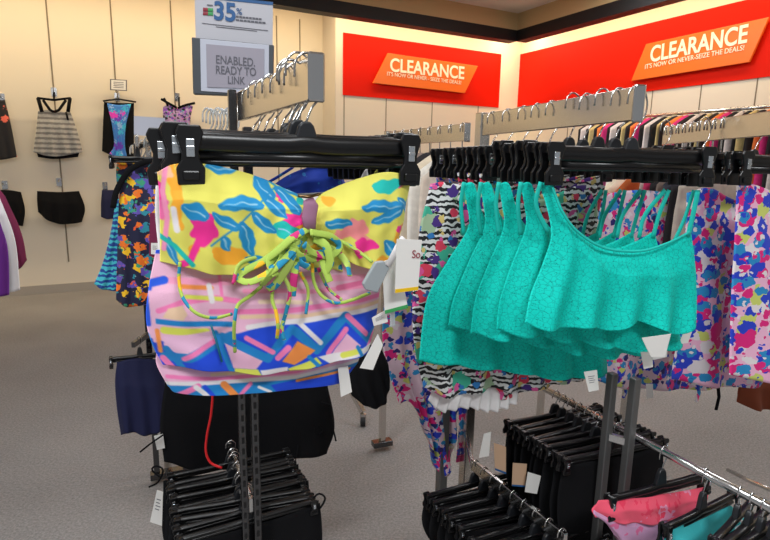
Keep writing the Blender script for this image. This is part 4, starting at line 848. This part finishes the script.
# card signs
def flatsign(nm, quad, n_, dist, label, m_, frame=None):
    p = [onplane(x, y, n_, dist) for x, y in quad]; o = MB().prism(p, n_ * .01).build(nm, M[frame or m_]); tag(o, label=label, cat='sign')
    c = sum(p, Vector()) / 4; q = [c + (v - c) * .86 - n_ * .002 for v in p]
    MB().prism(q, n_ * .004).build('card', M[m_], o); return o, q
o, q = flatsign('sign_card', [(110, 79), (127, 80), (127, 91), (110, 90)], nl, PLEFT - .12, 'small white price card above the tie dye tankini', 'white', 'greyink')
mb = MB()
for i in range(4):
    u0 = .2 + .18 * i; a = q[0].lerp(q[3], u0).lerp(q[1].lerp(q[2], u0), .15); b = q[0].lerp(q[3], u0).lerp(q[1].lerp(q[2], u0), .85); dn = (q[3] - q[0]) * .06
    mb.prism([a, b, b + dn, a + dn], -nl * .001)
mb.build('printed_lines', M['greyink'], o)
MB().tube([onplane(118, 91, nl, PLEFT - .115), onplane(118, 99, nl, PLEFT - .08)], .006, 8).build('stem', M['chrome'], o)
fh = Fr(at(148, 127, 2.5), 62)
o = MB().prism([fh.L(*q) for q in ((134, 116), (165, 118), (165, 137), (134, 135))], (0, .006, 0)).build('sign_holder', M['bezel']); o.location = fh.o; o.rotation_euler = (0, 0, fh.rz)
tag(o, label='pale blue blank card holder right of the tie dye tankini', cat='sign')
MB().tube([fh.L(150, 135), fh.L(150, 180)], .006, 8).build('stem', M['chrome'], o)
rk7 = empty('garment_rack', (0, 0, 0), label='small far chrome rack below the pale card holder', cat='rack')
MB().beam(at(133, 150, 2.55), at(165, 133, 2.1), .015, .03).build('rail', M['steel'], rk7, bevel=.002); p = at(150, 160, 2.5); MB().box((p.x, p.y, .8), (.025, .025, 1.58)).build('upright', M['steel'], rk7)
for i in range(6):
    t = i / 6; q = at(133, 148, 2.55).lerp(at(165, 131, 2.1), t); q.z += .002
    tag(MB().tube(smooth_pts([q + Vector((a, 0, b)) for a, b in ((-.015, -.03), (-.012, 0), (0, .01), (.014, 0), (.016, -.03), (0, -.06))], 14), .0035, 6).build('hanger_hook', M['clear'], smooth=True), label='clear plastic hanger hook %s from the left on the small far rack' % ORD[i], cat='hanger', group='clear hooks on the small far rack')

# ------------------------------------------------------------------ digital price display and 35% poster
fd = Fr(at(231, 66, 1.95), 80)
dd = empty('digital_display', fd.o, fd.rz, label='digital price screen reading ENABLED. READY TO LINK on a post', cat='screen')
fr_q = [(191.5, 37), (274, 45), (273, 97), (193, 94)]
MB().prism([fd.L(*q) for q in fr_q], (0, .03, 0)).build('frame', M['frame'], dd, bevel=.003)
MB().prism([fd.L(*q, .003) for q in ((200, 38.5), (269, 45), (269, 95.5), (201, 91))], (0, .004, 0)).build('bezel', M['bezel'], dd, bevel=.001)
sc_ = MB().prism([fd.L(*q, .006) for q in ((206, 44), (264, 49), (264, 89), (207, 87))], (0, .004, 0)).build('screen', M['screen'], dd)
Mi = Matrix.Identity(4)
def dtext(body, x0, y0, x1, y1, h, m_, par, fr=fd, off=.0075, bold=.0): return text('lettering', body, fr.L(x0, y0, off), fr.L(x1, y1, off), h, M[m_], par, out=(0, -1, 0), ext=.0008, bold=bold)
dtext('ENABLED.', 216, 63.2, 255, 66.5, .026, 'greyink', sc_, bold=.008); dtext('READY TO', 216, 73.5, 256, 76, .026, 'greyink', sc_, bold=.008); dtext('LINK', 228, 83.5, 245, 84.5, .024, 'greyink', sc_, bold=.008)
MB().tube([fd.L(235, 95, -.015), fd.L(235.5, 200, -.015)], .011, 12).build('stem', M['chrome'], dd, smooth=True)
p0 = fd.L(235.5, 200, -.015); MB().tube([p0, (p0[0], p0[1], -fd.o.z + .02)], .011, 12).build('stem', M['chrome'], dd, smooth=True)
MB().box((p0[0], p0[1], -fd.o.z + .012), (.3, .3, .02)).build('base', M['steel'], dd, bevel=.004)
fo = Fr(fd.o + fd.ey * .05, 80)
po = empty('promotional_poster', fo.o, fo.rz, label='white poster reading 35% above the digital price screen', cat='sign')
pp = MB().prism([fo.L(*q) for q in ((194.5, -6), (273, 2), (272.5, 60), (196, 52))], (0, .004, 0)).build('board', M['poster'], po)
MB().prism([fo.L(*q, .002) for q in ((194.5, -6), (273, 2), (273, 5), (194.5, -3))], (0, .002, 0)).build('top_band', M['blueink'], po)
text('lettering', '35', fo.L(214, 19, .002), fo.L(235.5, 21.3, .002), .058, M['blueink'], po, out=(0, -1, 0), bold=.03, ext=.0008)
text('lettering', '%', fo.L(236.2, 14.2, .002), fo.L(242, 14.9, .002), .02, M['blueink'], po, out=(0, -1, 0), ext=.0008)
for q, m_ in ((((203, 9.2), (208, 9.6)), 'redink'), (((208, 9.6), (213, 10)), 'greenink'), (((203, 13.2), (208, 13.6)), 'redink'), (((208, 13.6), (213, 14)), 'greenink')):
    MB().tube([fo.L(*p, .002) for p in q[0:2]], .0055, 8, flat=.001).build('logo_mark', M[m_], po)
mb = MB()
for (x0, y0, x1, y1, h) in ((207, 5.6, 213, 6.2, .004), (236, 17.5, 262, 20.3, .006), (236, 20.8, 266, 24, .006), (202, 23.5, 268, 31, .002), (216, 27, 257, 31.5, .002)):
    a, b = fo.L(x0, y0, .001), fo.L(x1, y1, .001); nseg = 8 if h > .003 else 1
    for s_ in range(nseg):
        pa = a.lerp(b, s_ / nseg); pb = a.lerp(b, (s_ + .85) / nseg if nseg > 1 else 1); mb.prism([pa, pb, pb + Vector((0, 0, h)), pa + Vector((0, 0, h))], (0, -.0008, 0))
mb.build('printed_lines', M['greyink'], po)

# ------------------------------------------------------------------ clothes behind the middle rails
cols = [(200, 60, 50), (232, 224, 214), (214, 96, 120), (228, 120, 140), (40, 36, 40), (206, 176, 120), (236, 120, 60), (232, 214, 190), (60, 60, 70), (150, 130, 120), (196, 40, 90), (210, 196, 180)]
cn = ['dark red', 'off white', 'rose pink', 'pale pink', 'black', 'mustard', 'orange', 'cream', 'charcoal', 'taupe', 'magenta', 'sand']
def shirt(loc, az, c, label, w_=.42, h=.6, dep=.016, seed=0, group=None, dz=-.05):
    g = garment('hanging_garment', None, [(-w_ / 2, dz - .1), (-w_ * .2, dz - .03), (0, dz), (w_ * .2, dz - .03), (w_ / 2, dz - .1)], [(-w_ / 2, dz - h), (0, dz - h - .01), (w_ / 2, dz - h)], [(-w_ * .52, dz - h * .5)], [(w_ * .52, dz - h * .5)], cmat(c), n=24, k=16, depth=dep, fold=(.008, 3, seed), wrinkle=.006, seed=seed, px=False)
    MB().tube(smooth_pts([(-.012, 0, -.03), (-.01, 0, -.004), (0, 0, .003), (.012, 0, -.004), (.014, 0, -.02), (0, 0, -.035), (0, 0, dz)], 14), .0026, 6).build('hanger_hook', M['chrome'], g, smooth=True)
    g.location = loc; g.rotation_euler = (0, 0, R(90 - az)); tag(g, label=label, cat='garment', group=group); return g
# short far rail: hooks and pieces
for i in range(8):
    q = stackloc(r2a, r2b, .04 + i * .12); c = [11, 1, 7, 4, 9, 6, 4, 8][i]
    shirt(q, 66, cols[c], '%s garment, %s from the front on the short far rail' % (cn[c], ORD[i]), w_=.34, h=.5, seed=i, dz=-.1)
# rail behind the teal rack
ra = at(655, 136, 1.95); rb = at(560, 148, 2.9); ra.z = rb.z = 1.56
rk8 = empty('garment_rack', (rb.x, rb.y, 0), label='rack of pink and cream garments behind the teal rail', cat='rack')
def _():
    MB().tube([ra, rb], .012, 10).build('rail', M['chrome'], rk8, smooth=True); post(rk8, rb, 0.03, 1.56, .03); post(rk8, ra, 0.03, 1.56, .03)
inrack(rk8, _)
seq = [6, 7, 7, 1, 7, 5, 3, 7, 2, 3, 2, 3, 1, 0, 1, 7, 0, 1, 0, 11]
for i, c in enumerate(seq):
    q = ra.lerp(rb, .03 + i * .048); q.z = 1.572
    shirt(q, 66 + random.uniform(-5, 5), cols[c], '%s garment, %s from the right on the rail behind the teal tops' % (cn[c], ORD[i]), w_=.3, h=.6, seed=i + 3, dz=-.045)
# wall rail along the right wall, packed with garments
wa = onplane(590, 124, nr, PRIGHT - .35); wb = onplane(860, 96, nr, PRIGHT - .35); zr = (onplane(655, 118, nr, PRIGHT - .35).z + onplane(768, 103.5, nr, PRIGHT - .35).z) / 2
wa.z = wb.z = zr
wr = MB().tube([wa, wb], .016, 10); 
for t in (.02, .3, .6, .9):
    p = wa.lerp(wb, t); wr.tube([p, p + nr * .35], .012, 8)
wr = wr.build('wall_rail', M['chrome'], smooth=True); tag(wr, label='long chrome wall rail packed with clothes below the right banner', cat='rail')
c2_ = [(30, 28, 32), (222, 130, 60), (24, 30, 60), (214, 190, 130), (34, 30, 34), (226, 214, 210), (230, 50, 130), (170, 140, 120), (30, 30, 36), (120, 80, 70), (20, 22, 30), (200, 160, 150)]
c2n = ['black', 'orange', 'navy', 'beige', 'soft black', 'white', 'hot pink', 'taupe', 'charcoal', 'brown', 'ink black', 'dusty pink']
Lw = (wb - wa).length; nn = 44
for i in range(nn):
    c = (i * 5 + (i // 7)) % 12; q = wa.lerp(wb, (i + .5) / nn); q.z = zr + .018
    shirt(q, 62 + random.uniform(-4, 4), c2_[c], '%s garment, %s from the corner on the long wall rail' % (c2n[c], ORD[i]), w_=.46, h=.85 + random.uniform(-.1, .1), dep=.035, seed=i, dz=-.04)
# garments on the upper right rail under its edge
for i in range(9):
    q = stackloc(r4b, r4a, .02 + i * .065); c = [8, 4, 1, 10, 4, 9, 8, 4, 11][i]
    shirt(q, 70, cols[c], '%s garment, %s from the post on the beige right rail' % (cn[c], ORD[i]), w_=.3, h=.5, seed=i + 9, dz=-.1)
# black pieces behind left stack, low right of the zigzag bottoms, and castor
fz = Fr(at(368, 370, 1.5), 66)
g = garment('black_swim_skirt', fz, [(350, 352), (368, 345), (382, 350)], [(352, 396), (366, 404), (380, 402), (389, 382)], [(344, 375)], [(389, 366)], M['darkfab'], n=30, k=24, depth=.025, seed=120)
tag(g, label='black swim piece right of the zigzag hem, above the castor', cat='swimwear')
cw_ = atz(363, 421, .03)
cs = empty('castor', (cw_.x, cw_.y, 0), label='small castor at the end of a chrome rack leg on the carpet', cat='castor')
MB().tube([(-.014, 0, .03), (.014, 0, .03)], .03, 18).build('wheel', M['rubber'], cs, smooth=False)
MB().tube([(-.017, 0, .03), (-.015, 0, .03)], .016, 14).box((0, 0, .065), (.036, .02, .02)).build('fork', M['chrome'], cs)
MB().beam((0, 0, .085), (-.10, .10, .22), .03, .03).build('leg', M['steel'], cs, bevel=.004)
